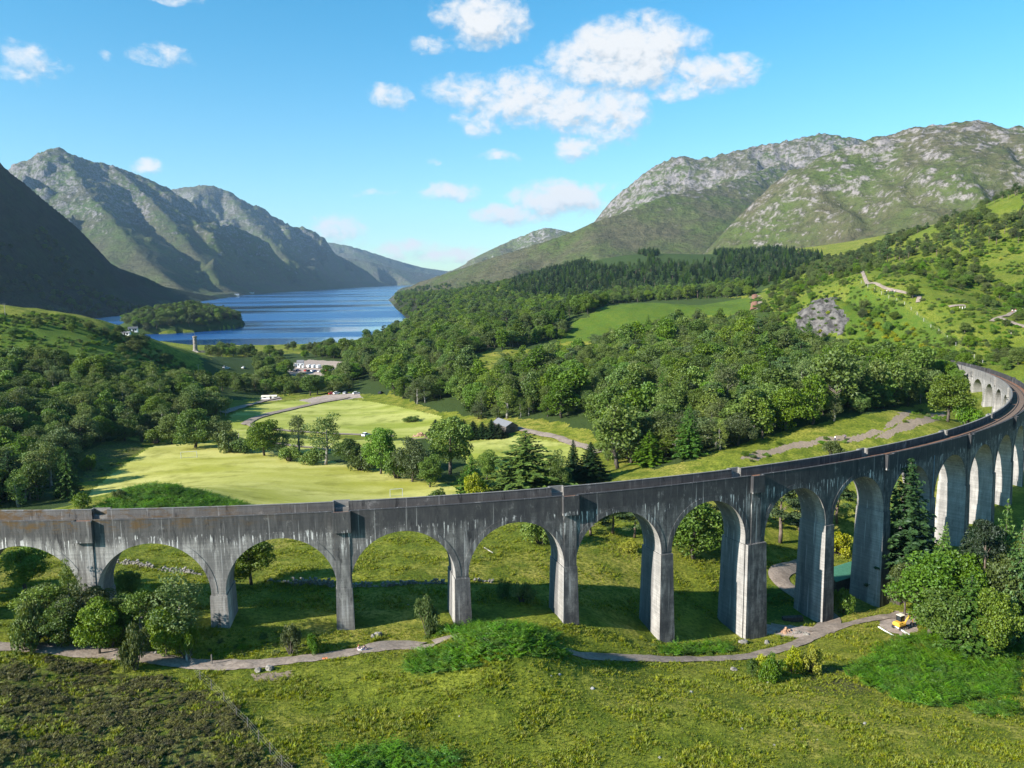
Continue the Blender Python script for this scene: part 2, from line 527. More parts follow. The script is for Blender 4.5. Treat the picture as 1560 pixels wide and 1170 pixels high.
def height(x, y, want_id=False, detail=True):
    x = np.asarray(x, float); y = np.asarray(y, float)
    r = np.hypot(x, y)
    z = tps(x, y)
    ids = np.full(x.shape, -1)
    far = r > 1250
    if far.any():
        xf, yf = x[far], y[far]
        wx = xf + fbm(xf / 520, yf / 520, 4, 5) * 190
        wy = yf + fbm(xf / 520, yf / 520, 4, 9) * 190
        best = np.full(xf.shape, -1e9); bid = np.full(xf.shape, -1)
        rdg = ridged(xf / 520, yf / 520, 5, 77)
        lump = (ridged(xf / 900 + 3.3, yf / 900, 4, 93) - 0.35) * 0.9
        for k, (nm, sl, ga, P) in enumerate(_R3):
            d0, e, arc = seg_dist(xf, yf, P)
            d1, e1, arc1 = seg_dist(wx, wy, P)
            w = sstep(0, 260, d0)
            d = d0 + (d1 - d0) * w
            zr = e[..., 0] + (e1[..., 0] - e[..., 0]) * w
            g = perlin(wx / 330.0, wy / 460.0, 40) + 0.6 * perlin(wx / 130.0, wy / 210.0, 60)
            d = d * np.clip(1 + ga * g, 0.68, 2.0)
            hgt = np.maximum(zr - 8, 20)
            d = np.sqrt(d * d + 400.0) - 20.0
            for p0, p1 in ((P[0], P[1]), (P[-1], P[-2])):      # the ends of a ridge fall away faster
                ux, uy = p0[0] - p1[0], p0[1] - p1[1]; ul = math.hypot(ux, uy)
                ov = np.maximum(((xf - p0[0]) * ux + (yf - p0[1]) * uy) / ul, 0)
                ov = np.where(np.hypot(xf - p0[0], yf - p0[1]) < d0 + 1.0, ov, 0)
                d = np.sqrt(d * d + (1.6 * ov) ** 2)
            zz = 8 + hgt * np.maximum(1 - d * sl / (1.25 * hgt), 0) ** 1.4
            if nm in ('peak', 'peak2', 'dark'):        # this side of the loch only
                zz = 8 + (zz - 8) * (1 - sstep(-0.150, -0.125, xf / yf))
            zz = zz + sstep(0, 120, d0) * hgt * 0.055 * (rdg - 0.35) * np.exp(-d0 / 2500)
            zz = zz + sstep(0, 350, d0) * sstep(15, 260, zz) * np.minimum(zz * 0.5, 130.0) * lump
            zz = np.minimum(zz, np.maximum(e[..., 0] - 0.42 * d0, 8) + 6)
            m = zz > best
            best = np.where(m, zz, best); bid = np.where(m, k, bid)
        crag = ridged(xf / 90, yf / 90, 3, 21)
        amp = np.clip((best - 120) / 500, 0, 1) * 22
        best = best + (crag - 0.4) * amp
        fade = sstep(1250, 1700, r[far])
        fl = sstep(1900, 3200, r[far])
        z[far] = z[far] * (1 - fl) + 10.0 * fl
        zf = z[far]
        k = 25.0
        hgt = np.clip(0.5 + 0.5 * (best - zf) / k, 0, 1)
        sm = zf + (best - zf) * hgt + k * hgt * (1 - hgt)
        z[far] = zf + (sm - zf) * fade
        ids[far] = np.where((best > zf - 15) & (r[far] > 1500), bid, -1)
    # lake
    m = (y > 700) & (y < 11000) & (x < 400)
    if m.any():
        sd = lake_sd(x[m], y[m])
        zz = z[m]
        zz = np.where(sd > 0, np.maximum(np.minimum(zz, 0.7 + 0.5 * sd + 1.2 * np.maximum(sd - 120, 0)), np.minimum(0.35 + 0.03 * sd, 2.5)), np.minimum(zz, -0.3 + 0.2 * np.maximum(sd, -40)))
        q = np.hypot((x[m] - ISL_C[0]) / ISL_AX[0], (y[m] - ISL_C[1]) / ISL_AX[1])
        q = q * (1 + 0.15 * fbm(x[m] / 60, y[m] / 60, 2, 3))
        isl = 34 * np.sqrt(np.clip(1 - q, 0, 1)) - 1.0 * np.clip(q - 1, 0, 5)
        zz = np.where(q < 1.0, np.maximum(zz, isl), zz)
        z[m] = zz
        if want_id:
            ii = ids[m]; ii[q < 1.02] = -2; ids[m] = ii
    if detail:
        near = 1 - sstep(300, 900, r)
        z = z + near * (0.35 * fbm(x / 9, y / 9, 3, 1) + 0.10 * fbm(x / 1.6, y / 1.6, 2, 2)) * sstep(38, 70, r) * flat_mask(x, y)
        hills = sstep(250, 600, r) * (1 - sstep(1500, 2200, r))
        lowflat = sstep(6, 22, z)
        z = z + hills * lowflat * (3.2 * fbm(x / 75, y / 75, 3, 8) + 1.0 * fbm(x / 18, y / 18, 2, 12))
    if want_id:
        return z, ids
    return z


def ground_px(px, py, y0=45.0, y1=16000.0):
    """first hit of the photo ray through px,py with the terrain"""
    d = ray(px, py)
    Y = np.exp(np.linspace(math.log(y0), math.log(y1), 700))
    t = Y / d[1]
    X, Z = d[0] * t, CAMZ + d[2] * t
    h = height(X, Y, detail=False)
    i = np.argmax(h > Z)
    if not (h > Z).any():
        return at_z(px, py, 0.0)
    a, b = max(i - 1, 0), i
    fa, fb = Z[a] - h[a], h[b] - Z[b]
    w = fa / (fa + fb + 1e-9)
    yy = Y[a] + (Y[b] - Y[a]) * w
    xx = d[0] * yy / d[1]
    return np.array([xx, yy, float(height(np.array([xx]), np.array([yy]))[0])])


_fl = None
def flat_mask(x, y):
    """1 on rough ground, small on mown fields and tracks"""
    global _fl
    if _fl is None:
        _fl = 1
        _fl = [np.array([ground_px(a, b)[:2] for a, b in pl]) for pl in ([(125, 762), (185, 715), (235, 680), (330, 676), (450, 695), (600, 722), (690, 745), (640, 765), (420, 770), (300, 772)],
               [(350, 640), (400, 615), (520, 605), (640, 625), (700, 650), (660, 670), (560, 672), (420, 668)])]
    if isinstance(_fl, int):
        return np.ones(np.shape(x))
    m = np.ones(np.shape(x))
    for pl in _fl:
        m = np.where(in_poly(x, y, pl), 0.12, m)
    return m


# photo-pixel outlines of ground patches (mapped onto the terrain once)
def wline(pts, n=1):
    return np.array([at_y(*q)[:2] if len(q) == 3 else ground_px(*q)[:2] for q in pts])


TRACKS = [  # (pixel polyline, width m)
    ([(-80, 975), (0, 985), (80, 990), (160, 996), (230, 1003), (300, 1013), (360, 1014), (440, 1008), (500, 1000), (560, 989), (620, 985), (660, 986)], 2.7),
    ([(560, 989), (590, 980), (620, 980), (640, 985)], 3.4),
    ([(660, 986, 102.5), (700, 985, 103.5), (760, 985, 105.0), (820, 990, 106.6), (880, 999), (940, 1002), (1000, 1004), (1060, 1005), (1120, 1003), (1170, 995), (1210, 983), (1250, 965), (1290, 951), (1340, 940), (1385, 938)], 2.9),
    ([(1250, 965), (1270, 945), (1262, 935), (1240, 925), (1215, 905), (1188, 890), (1180, 878), (1200, 866), (1230, 858)], 4.2),
    ([(385, 640), (372, 648), (383, 640), (410, 631), (450, 622), (490, 613), (530, 606)], 4.5),
    ([(376, 645), (390, 652), (440, 657), (500, 661), (560, 663), (600, 665)], 3.2),
    ([(418, 676), (450, 680), (490, 684), (530, 690)], 2.6),
    ([(340, 630), (370, 620), (400, 612), (425, 607)], 4.5),
    ([(785, 652), (815, 660), (850, 667), (890, 680), (915, 690)], 4.0),
    ([(1305, 418), (1325, 431), (1350, 439), (1385, 446), (1401, 452), (1398, 462)], 2.2),
    ([(1510, 492), (1535, 480), (1560, 470), (1590, 465)], 2.4),
    ([(1522, 487), (1545, 496), (1570, 503)], 2.4),
    ([(1445, 470), (1470, 466)], 2.4),
]
GRAVEL = [  # bare gravel / car park / soil patches: polygon px, depth range
    ([(455, 610), (500, 601), (548, 599), (552, 606), (515, 610), (475, 614)], (300, 700)),
    ([(430, 556), (470, 548), (545, 552), (540, 565), (500, 572), (470, 578), (445, 572)], (400, 900)),
    ([(395, 606), (425, 604), (430, 609), (400, 612)], (300, 700)),
    ([(1340, 945), (1365, 930), (1395, 938), (1398, 962), (1375, 968), (1340, 958)], (100, 180)),
    ([(1165, 950), (1240, 955), (1250, 966), (1215, 972), (1160, 965)], (100, 150)),
]
_sv = [(wline(p), w) for p, w in TRACKS]


def px_of(x, y, z): return project(x, y, z)
# ------------------------------------------------------------------ ground materials
def ground_material():
    k = NT('ground_grass')
    p = k.pos()
    big = k.noise(p, 0.035, 4, 0.6)
    mid = k.noise(p, 0.22, 5, 0.62)
    fine = k.noise(p, 1.6, 5, 0.65)
    tiny = k.noise(p, 7.0, 3, 0.7)
    green = k.mix(k.ramp(mid, 0.33, 0.68), (0.105, 0.140, 0.013), (0.228, 0.248, 0.028))
    straw = k.mix(k.ramp(fine, 0.3, 0.7), (0.25, 0.235, 0.035), (0.36, 0.305, 0.075))
    c = k.mix(k.math('MULTIPLY', k.ramp(big, 0.42, 0.66), k.ramp(mid, 0.35, 0.62)), green, straw)
    c = k.mix(k.ramp(fine, 0.30, 0.62, 0.75, 0.0), c, (0.045, 0.068, 0.008))
    # fern
    lush = k.mix(k.ramp(fine, 0.3, 0.7), (0.042, 0.084, 0.010), (0.096, 0.150, 0.019))
    c = k.mix(k.ramp(k.math('ADD', k.attr('lush'), k.math('MULTIPLY', k.math('SUBTRACT', mid, 0.5), 1.1)), 0.3, 0.7), c, lush)
    # heather and sedge moor
    he = k.mix(k.ramp(mid, 0.38, 0.62), (0.060, 0.058, 0.024), (0.150, 0.165, 0.040))
    he = k.mix(k.ramp(fine, 0.38, 0.60), (0.030, 0.026, 0.020), he)
    c = k.mix(k.ramp(k.math('ADD', k.attr('heath'), k.math('MULTIPLY', k.math('SUBTRACT', mid, 0.5), 0.9)), 0.35, 0.65), c, he)
    # woodland floor
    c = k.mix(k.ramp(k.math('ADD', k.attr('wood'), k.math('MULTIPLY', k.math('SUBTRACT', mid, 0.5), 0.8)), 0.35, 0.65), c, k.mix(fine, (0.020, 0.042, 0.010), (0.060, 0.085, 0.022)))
    # dry bare earth
    so = k.mix(fine, (0.16, 0.12, 0.085), (0.34, 0.27, 0.20))
    c = k.mix(k.ramp(k.math('ADD', k.attr('soil'), k.math('MULTIPLY', k.math('SUBTRACT', fine, 0.5), 1.2)), 0.4, 0.6), c, so)
    # bare rock
    rk = k.mix(k.ramp(k.noise(k.mapping(p, (1, 1, 0.35)), 0.30, 6, 0.72), 0.38, 0.64), (0.055, 0.050, 0.047), (0.175, 0.162, 0.152))
    c = k.mix(k.ramp(k.math('ADD', k.attr('rock'), k.math('MULTIPLY', k.math('SUBTRACT', mid, 0.5), 0.8)), 0.4, 0.6), c, rk)
    c = k.mix(k.ramp(tiny, 0.25, 0.75), c, k.mix(0.5, c, (0, 0, 0)), 'MIX') if False else c
    h = k.math('ADD', k.math('MULTIPLY', fine, 0.7), k.math('MULTIPLY', tiny, 0.3))
    k.principled(c, 0.95, k.bump(h, 0.9, 0.55), spec=0.1)
    return k.m


def field_material(name, a, b, stripe=0.0):
    k = NT(name)
    p = k.pos()
    m = k.mapping(p, (0.022, 0.062, 0.1), rot=(0, 0, 0.5))
    w = k.noise(m, 1.0, 4, 0.6, 0.6)
    mid = k.noise(p, 0.12, 5, 0.6)
    fine = k.noise(p, 1.2, 4, 0.65)
    c = k.mix(k.ramp(w, 0.32, 0.66), a, b)
    c = k.mix(k.ramp(mid, 0.46, 0.75, 0, 0.8), c, tuple(x * 0.62 for x in a))
    c = k.mix(k.ramp(fine, 0.3, 0.7, 0.22, 0), c, tuple(x * 0.55 for x in a))
    k.principled(c, 0.95, k.bump(fine, 0.5, 0.15), spec=0.1)
    return k.m


def track_material(name, a, b):
    k = NT(name)
    p = k.pos()
    f = k.noise(p, 2.2, 5, 0.7)
    m = k.noise(p, 0.35, 4, 0.6)
    c = k.mix(k.ramp(f, 0.3, 0.7), a, b)
    c = k.mix(k.ramp(m, 0.45, 0.7, 0, 0.5), c, tuple(x * 0.6 for x in a))
    k.principled(c, 0.95, k.bump(f, 0.6, 0.08), spec=0.1)
    return k.m


def mountain_material(name, grass, heath, rock, rock_amt, treeline=None):
    k = NT(name)
    g = k.n.new('ShaderNodeNewGeometry')
    p = g.outputs['Position']
    nz = k.sep(g.outputs['True Normal'])[2]
    z = k.sep(p)[2]
    n1 = k.noise(p, 0.0035, 6, 0.62)
    n2 = k.noise(k.mapping(p, (1, 1, 2.2)), 0.019, 7, 0.70, 0.4)
    n3 = k.noise(k.mapping(p, (1, 1, 0.7)), 0.06, 5, 0.7)
    c = k.mix(k.ramp(n1, 0.36, 0.64), grass, heath)
    c = k.mix(k.ramp(n2, 0.42, 0.62, 0, 0.65), c, tuple(x * 0.6 for x in heath))
    hi = k.ramp(z, 90, 620)
    sl = k.ramp(nz, 0.90, 0.60)
    amt = k.math('ADD', k.math('MULTIPLY', hi, 0.30), k.math('MULTIPLY', sl, 0.20))
    amt = k.math('ADD', amt, k.math('MULTIPLY', k.math('SUBTRACT', n2, 0.5), 1.35))
    amt = k.math('ADD', amt, k.math('MULTIPLY', k.math('SUBTRACT', n3, 0.5), 0.75))
    rk = k.mix(k.ramp(n3, 0.38, 0.62), tuple(x * 0.62 for x in rock), rock)
    c = k.mix(k.ramp(amt, 0.26 - rock_amt, 0.52 - rock_amt), c, rk)
    c = k.mix(k.ramp(n3, 0.30, 0.52, 0.55, 0), c, (0.030, 0.040, 0.018))
    h = k.math('ADD', k.math('MULTIPLY', n2, 1.0), k.math('MULTIPLY', n3, 0.45))
    k.principled(c, 0.95, k.bump(h, 0.9, 26.0), spec=0.08)
    return k.m


def water_material():
    k = NT('loch_water')
    p = k.pos()
    m = k.mapping(p, (0.25, 0.25, 0.25))
    a = k.noise(m, 1.0, 4, 0.6)
    b = k.noise(k.mapping(p, (0.02, 0.05, 0.02)), 1.0, 3, 0.6)
    streak = k.noise(k.mapping(p, (0.0010, 0.0042, 0.001), rot=(0, 0, 0.1)), 1.0, 4, 0.6, 0.4)
    calm = k.ramp(streak, 0.50, 0.66)
    h = k.math('ADD', k.math('MULTIPLY', a, 0.6), b)
    bn = k.n.new('ShaderNodeBump')
    k.lk(h, bn.inputs['Height'])
    k.lk(k.ramp(streak, 0.45, 0.58, 0.60, 0.03), bn.inputs['Strength'])
    bn.inputs['Distance'].default_value = 2.2
    pr = k.principled(k.mix(calm, (0.004, 0.045, 0.170), (0.010, 0.070, 0.190)), 0.18, bn.outputs[0], spec=0.5)
    k.lk(k.ramp(streak, 0.45, 0.6, 0.28, 0.06), pr.inputs['Roughness'])
    return k.m


# ------------------------------------------------------------------ the ground sheet
def poly_mask(px, py, Y, poly, y0, y1):
    return (in_poly(px, py, poly) & (Y > y0) & (Y < y1)).astype(float)


PITCH_PX = [(118, 768), (150, 738), (185, 712), (215, 690), (232, 679), (300, 674), (345, 678), (450, 692), (560, 713), (640, 727), (690, 741), (705, 752), (660, 770), (500, 790), (250, 800), (120, 800)]
FIELD_PX = [[(352, 650), (352, 632), (400, 616), (470, 607), (560, 611), (610, 620), (672, 634), (668, 655), (640, 668), (560, 664), (480, 662), (420, 660), (440, 672), (400, 676), (360, 664)],
            [(712, 668), (790, 664), (880, 678), (905, 700), (860, 720), (720, 716), (700, 690)],
            [(440, 668), (640, 672), (640, 690), (430, 690)]]
HEATH_PX = [(-60, 1012), (130, 1010), (230, 1030), (300, 1050), (380, 1105), (440, 1180), (440, 1260), (-60, 1260)]
LUSH = [  # fern beds: polygon px, depth range
    ([(130, 792), (150, 770), (190, 748), (240, 736), (300, 746), (385, 772), (385, 800), (130, 800)], 165, 200),
    ([(610, 1018), (640, 995), (720, 975), (790, 958), (845, 975), (872, 995), (862, 1006), (800, 1000), (730, 1018), (640, 1030)], 85, 101),
    ([(1290, 1030), (1340, 985), (1420, 962), (1580, 985), (1580, 1060), (1460, 1070), (1430, 1085), (1370, 1070)], 95, 130),
    ([(1480, 1082), (1580, 1060), (1580, 1095), (1490, 1095)], 80, 110),
    ([(490, 1180), (510, 1152), (600, 1140), (690, 1150), (730, 1180)], 60, 80),
    ([(850, 520), (880, 488), (930, 462), (1010, 458), (1150, 452), (1150, 478), (1080, 480), (1000, 498), (940, 520)], 500, 800),
    ([(1000, 990), (1100, 975), (1120, 995), (1010, 1000)], 105, 130),
    ([(640, 955), (760, 950), (850, 965), (840, 985), (700, 980)], 95, 113),
    ([(1270, 490), (1300, 435), (1380, 470), (1460, 520), (1440, 560), (1330, 560)], 330, 560),
    ([(1170, 890), (1240, 890), (1240, 945), (1160, 945)], 125, 155),
    ([(0, 480), (130, 500), (250, 545), (330, 590), (230, 575), (120, 560), (0, 545)], 300, 620),
]
WOOD = [
    ([(-250, 560), (60, 560), (200, 590), (335, 600), (335, 640), (250, 665), (180, 668), (110, 690), (130, 720), (100, 790), (-250, 800)], 180, 460),
    ([(600, 600), (720, 560), (860, 520), (880, 470), (1000, 452), (1150, 455), (1200, 500), (1300, 520), (1440, 560), (1470, 600), (1430, 612), (1300, 634), (1130, 676), (1000, 715), (930, 690), (900, 655), (790, 636), (670, 630)], 210, 1200),
    ([(600, 500), (640, 470), (780, 455), (830, 420), (960, 375), (1150, 375), (1260, 390), (1150, 450), (880, 470), (860, 520), (700, 560), (520, 600), (520, 535)], 500, 2200),
    ([(340, 660), (420, 688), (560, 712), (690, 738), (720, 700), (660, 668), (560, 672), (450, 664)], 200, 360),
    ([(300, 545), (470, 536), (600, 530), (600, 600), (440, 600), (330, 610)], 400, 900),
]
OPEN_HILL = [(700, 560), (720, 540), (780, 530), (840, 535), (862, 515), (880, 490), (930, 465), (1010, 458), (1150, 450), (1150, 478), (1080, 482), (1010, 500), (960, 515), (900, 545), (820, 560), (740, 580)]
SOIL = [
    ([(1125, 700), (1150, 688), (1200, 678), (1250, 668), (1290, 660), (1290, 666), (1220, 682), (1150, 702)], 200, 300),
    ([(1260, 672), (1330, 654), (1345, 660), (1300, 672)], 200, 300),
    ([(1330, 668), (1380, 640), (1440, 628), (1445, 634), (1390, 652), (1350, 668)], 200, 300),
    ([(1340, 655), (1372, 628), (1390, 625), (1370, 645)], 230, 330),
    ([(640, 655), (690, 655), (690, 668), (610, 668)], 200, 500),
    ([(380, 1024), (440, 1020), (445, 1030), (390, 1034)], 85, 101),
    ([(1140, 470), (1148, 448), (1156, 450), (1156, 470)], 600, 1000),
    ([(1350, 530), (1385, 538), (1385, 543), (1350, 541)], 380, 450),
]
DRY = [([(100, 700), (110, 678), (190, 670), (222, 680), (190, 705), (150, 730), (120, 735)], 200, 330),
       ([(1190, 1035), (1230, 1010), (1300, 1020), (1330, 1060), (1260, 1060)], 85, 120)]
ROCK = [([(1205, 500), (1212, 482), (1240, 458), (1262, 445), (1278, 462), (1290, 474), (1296, 492), (1282, 508), (1240, 512)], 420, 520)]


TRACK_LABELS = ['pale gravel track running along the foot of the viaduct', 'worn gravel widening of the track', 'gravel track curving away under the right-hand arches', 'gravel track bending through the eighth arch', 'curving farm track across the mown meadow', 'straight farm track below the mown meadow', 'short pale track behind the riverside trees', 'pale lane leading to the gravel yard', 'lane past the grey barn', 'stony footpath on the right-hand hillside', 'upper footpath at the right edge', 'lower footpath at the right edge', 'short stony footpath on the hillside']


def build_ground():
    NA, NR = 1240, 1180
    az = np.linspace(-0.76, 0.76, NA)
    rr = np.exp(np.linspace(math.log(36), math.log(17500), NR))
    A, R = np.meshgrid(az, rr)
    X, Y = R * np.sin(A), R * np.cos(A)
    Z, ids = height(X, Y, want_id=True)
    PX, PY = project(X, Y, Z)
    rad = np.hypot(X, Y)
    # crag
    rock = np.zeros(X.shape)
    for pl, a, b in ROCK: rock += poly_mask(PX + 14 * fbm(X / 9, Y / 9, 3, 61), PY + 9 * fbm(X / 9, Y / 9, 3, 62), Y, pl, a, b)
    heath = poly_mask(PX + 34 * fbm(X / 5, Y / 5, 3, 15), PY + 22 * fbm(X / 5, Y / 5, 3, 16), Y, HEATH_PX, 30, 96)
    Z = Z + heath * (0.32 * np.abs(perlin(X / 2.6, Y / 2.0, 91)) + 0.30 * perlin(X / 5.5, Y / 4.5, 92))
    Z = Z + np.clip(rock, 0, 1) * 2.5 * (ridged(X / 14, Y / 14, 4, 55) - 0.3)
    attrs = {}
    JX = PX + 10 * fbm(X / 7, Y / 7, 3, 81) + 12 * fbm(X / 28, Y / 28, 2, 82); JY = PY + 5 * fbm(X / 7, Y / 7, 3, 83) + 6 * fbm(X / 28, Y / 28, 2, 84)
    def acc(lst):
        a = np.zeros(X.shape)
        for pl, y0, y1 in lst: a = np.maximum(a, poly_mask(JX, JY, Y, pl, y0, y1))
        return a
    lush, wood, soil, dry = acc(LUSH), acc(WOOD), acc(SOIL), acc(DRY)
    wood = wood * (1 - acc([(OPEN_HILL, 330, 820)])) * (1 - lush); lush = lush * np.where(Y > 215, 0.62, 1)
    # scrub on the hillside to the right and the banks round the loch
    mound = (rad > 320) & (PX > 1150) & (Y < 1300)
    lush = np.maximum(lush, mound * 0.46)
    attrs['lush'] = lush; attrs['heath'] = np.maximum(heath * 0.52, dry * 0.55); attrs['wood'] = wood
    attrs['soil'] = soil; attrs['rock'] = np.clip(rock, 0, 1)
    # regions per face
    cX = (X[:-1, :-1] + X[1:, 1:]) / 2; cY = (Y[:-1, :-1] + Y[1:, 1:]) / 2; cZ = (Z[:-1, :-1] + Z[1:, 1:]) / 2
    fx, fy = project(cX, cY, cZ)
    crad = np.hypot(cX, cY)
    reg = np.zeros(cX.shape, int)
    fid = ids[:-1, :-1]
    names = ['dark', 'peak', 'peak2', 'far', 'knob', 'range', 'dome']
    for i, nm in enumerate(names):
        ks = [j for j, rd in enumerate(RIDGES) if rd[0] == nm]
        reg[np.isin(fid, ks)] = 10 + i
    reg[fid == -2] = 20
    m = crad < 900
    wob = fbm(cX / 3.0, cY / 3.0, 3, 33)
    pm = np.zeros(cX.shape, bool)
    pm[m] = in_poly(fx[m] + wob[m] * 4, fy[m] + wob[m] * 1.5, PITCH_PX)
    reg[pm & (cY > 196) & (cY < 330)] = 1
    for pl in FIELD_PX:
        pm = np.zeros(cX.shape, bool)
        pm[m] = in_poly(fx[m] + wob[m] * 6, fy[m] + wob[m] * 1.5, pl)
        reg[pm & (cY > 250) & (cY < 520)] = 2
    mm = m
    for pl, (a, b) in GRAVEL:
        pm = np.zeros(cX.shape, bool)
        pm[m] = in_poly(fx[m] + wob[m] * 3, fy[m] + wob[m], pl)
        reg[pm & (cY > a) & (cY < b)] = 4
    # drop the deep lake bed
    reg[(cZ < -4.5)] = -1
    V = np.stack([X.ravel(), Y.ravel(), Z.ravel()], 1)
    idx = np.arange(NA * NR).reshape(NR, NA)
    quads = np.stack([idx[:-1, :-1], idx[:-1, 1:], idx[1:, 1:], idx[1:, :-1]], -1)
    GM = ground_material()
    hillg = (0.085, 0.120, 0.030)
    mats = {
        0: ('ground', GM, 'rough grass, fern and woodland floor of the glen'),
        1: ('playing_field', field_material('mown_grass', (0.300, 0.300, 0.048), (0.480, 0.450, 0.140)), 'mown pale green playing field beyond the viaduct'),
        2: ('meadow', field_material('meadow_grass', (0.240, 0.275, 0.042), (0.410, 0.410, 0.120)), 'pale mown meadow beside the curving farm track'),
        4: ('gravel_yard', track_material('yard_gravel', (0.27, 0.215, 0.175), (0.42, 0.34, 0.29)), 'bare pinkish gravel yards and trampled soil'),
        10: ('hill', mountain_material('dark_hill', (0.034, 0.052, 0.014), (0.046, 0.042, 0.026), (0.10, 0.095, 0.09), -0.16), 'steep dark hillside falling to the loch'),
        11: ('mountain', mountain_material('peak_slopes', (0.070, 0.104, 0.028), (0.086, 0.084, 0.048), (0.215, 0.200, 0.195), -0.05), 'pointed rocky mountain above the loch'),
        12: ('mountain', mountain_material('shoulder_slopes', (0.078, 0.106, 0.036), (0.098, 0.092, 0.062), (0.20, 0.19, 0.185), -0.06), 'rounded grey mountain behind the pointed peak'),
        13: ('mountain', mountain_material('distant_slopes', (0.090, 0.115, 0.055), (0.105, 0.100, 0.08), (0.24, 0.24, 0.24), -0.05), 'distant blue hills at the head of the loch'),
        14: ('hill', mountain_material('knob_slopes', (0.10, 0.125, 0.05), (0.125, 0.11, 0.08), (0.30, 0.28, 0.27), 0.05), 'small grey knoll peeping over the ridge'),
        15: ('mountain', mountain_material('range_slopes', (0.080, 0.112, 0.030), (0.108, 0.100, 0.058), (0.27, 0.245, 0.240), -0.03), 'long mountain ridge with grey rocky crest'),
        16: ('mountain', mountain_material('dome_slopes', (0.086, 0.116, 0.031), (0.116, 0.104, 0.058), (0.30, 0.268, 0.258), 0.005), 'broad domed mountain strewn with pale rock'),
        20: ('island', GM, 'wooded islet at the edge of the loch'),
    }
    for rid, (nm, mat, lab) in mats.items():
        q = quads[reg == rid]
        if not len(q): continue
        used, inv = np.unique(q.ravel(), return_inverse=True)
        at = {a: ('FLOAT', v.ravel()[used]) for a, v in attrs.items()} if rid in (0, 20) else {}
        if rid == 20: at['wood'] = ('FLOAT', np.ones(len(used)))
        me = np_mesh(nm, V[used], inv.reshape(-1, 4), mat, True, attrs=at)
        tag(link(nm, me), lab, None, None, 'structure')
    TM = track_material('track_gravel', (0.190, 0.150, 0.120), (0.330, 0.270, 0.220))
    for ti, (pts, w) in enumerate(_sv):
        q = [pts[0]]
        for a_, b_ in zip(pts[:-1], pts[1:]):
            n_ = max(1, int(np.hypot(*(b_ - a_)) / max(0.5, w * 0.2)))
            q += [a_ + (b_ - a_) * i_ / n_ for i_ in range(1, n_ + 1)]
        q = np.array(q)
        for _ in range(14):
            q[1:-1] = q[1:-1] * 0.5 + (q[:-2] + q[2:]) * 0.25
        t_ = np.gradient(q, axis=0); t_ /= np.linalg.norm(t_, axis=1)[:, None] + 1e-9
        nr = np.stack([-t_[:, 1], t_[:, 0]], 1)
        i_ = np.arange(len(q)) * 0.13
        wl = w / 2 * (1 + 0.28 * fbm(i_, i_ * 0 + 3.3 + ti, 3, 5)); wr = w / 2 * (1 + 0.28 * fbm(i_, i_ * 0 + 8.8 + ti, 3, 6))
        k_ = np.linspace(-1, 1, 9)
        off = np.where(k_[None] < 0, k_[None] * wl[:, None], k_[None] * wr[:, None])
        gx, gy = q[:, None, 0] + nr[:, None, 0] * off, q[:, None, 1] + nr[:, None, 1] * off
        gz = height(gx, gy) + 0.10 * (1 - np.abs(k_[None]) ** 3) + 0.02 + 0.0009 * gy
        n_, m_ = gx.shape
        ix = np.arange(n_ * m_).reshape(n_, m_)
        fq = np.stack([ix[:-1, :-1], ix[1:, :-1], ix[1:, 1:], ix[:-1, 1:]], -1).reshape(-1, 4)
        me = np_mesh('path', np.stack([gx, gy, gz], -1).reshape(-1, 3), fq, TM, True)
        tag(link('path', me), TRACK_LABELS[ti], None, None, 'structure')
    # water: one sheet under the whole loch
    lx = np.array([at_z(a, b, 0)[:2] for a, b in [(-100, 535), (700, 535)]])
    mb = MB()
    mb.add([(-3200, 780, 0), (400, 780, 0), (400, 15500, 0), (-7500, 15500, 0), (-7500, 3000, 0)], [(0, 1, 2, 3, 4)])
    tag(mb.build('loch', water_material()), 'blue rippled water of the long loch', None, None, 'structure')


# ------------------------------------------------------------------ sky, sun, clouds
SUN_H = np.array([-0.863, -0.505]); SUN_EL = math.radians(28.5)
SUN = np.array([SUN_H[0] * math.cos(SUN_EL), SUN_H[1] * math.cos(SUN_EL), math.sin(SUN_EL)])
CLOUDS = [  # photo px centre, radii, weight
    (960, 78, 105, 48, 1.25), (900, 95, 75, 35, 1.0), (1085, 112, 70, 24, 1.0), (870, 160, 60, 36, 1.1), (935, 170, 50, 45, 1.0), (800, 150, 75, 34, 1.0), (705, 135, 50, 24, 0.8), (735, 175, 45, 26, 0.7), (740, 30, 62, 38, 1.1), (690, 15, 40, 22, 0.8),
    (655, 66, 30, 13, 0.75), (598, 144, 36, 15, 0.9), (873, 222, 34, 20, 0.95), (740, 193, 32, 14, 0.65), (850, 303, 72, 30, 1.2), (775, 328, 58, 20, 1.05), (685, 293, 42, 17, 0.95), (755, 242, 34, 8, 0.6),
    (512, 345, 42, 26, 0.9), (620, 375, 62, 13, 0.85), (690, 388, 66, 13, 0.85), (600, 390, 60, 10, 0.6), (45, 90, 36, 20, 0.8), (20, 115, 34, 10, 0.55), (248, 85, 42, 13, 0.6), (218, 260, 22, 13, 1.0), (580, 296, 36, 6, 0.5), (660, 243, 16, 5, 0.5), (915, 280, 40, 9, 0.5), (268, 3, 34, 8, 0.6), (155, 82, 14, 8, 0.45), (1050, 135, 60, 16, 0.7), (1005, 60, 60, 24, 0.8)]


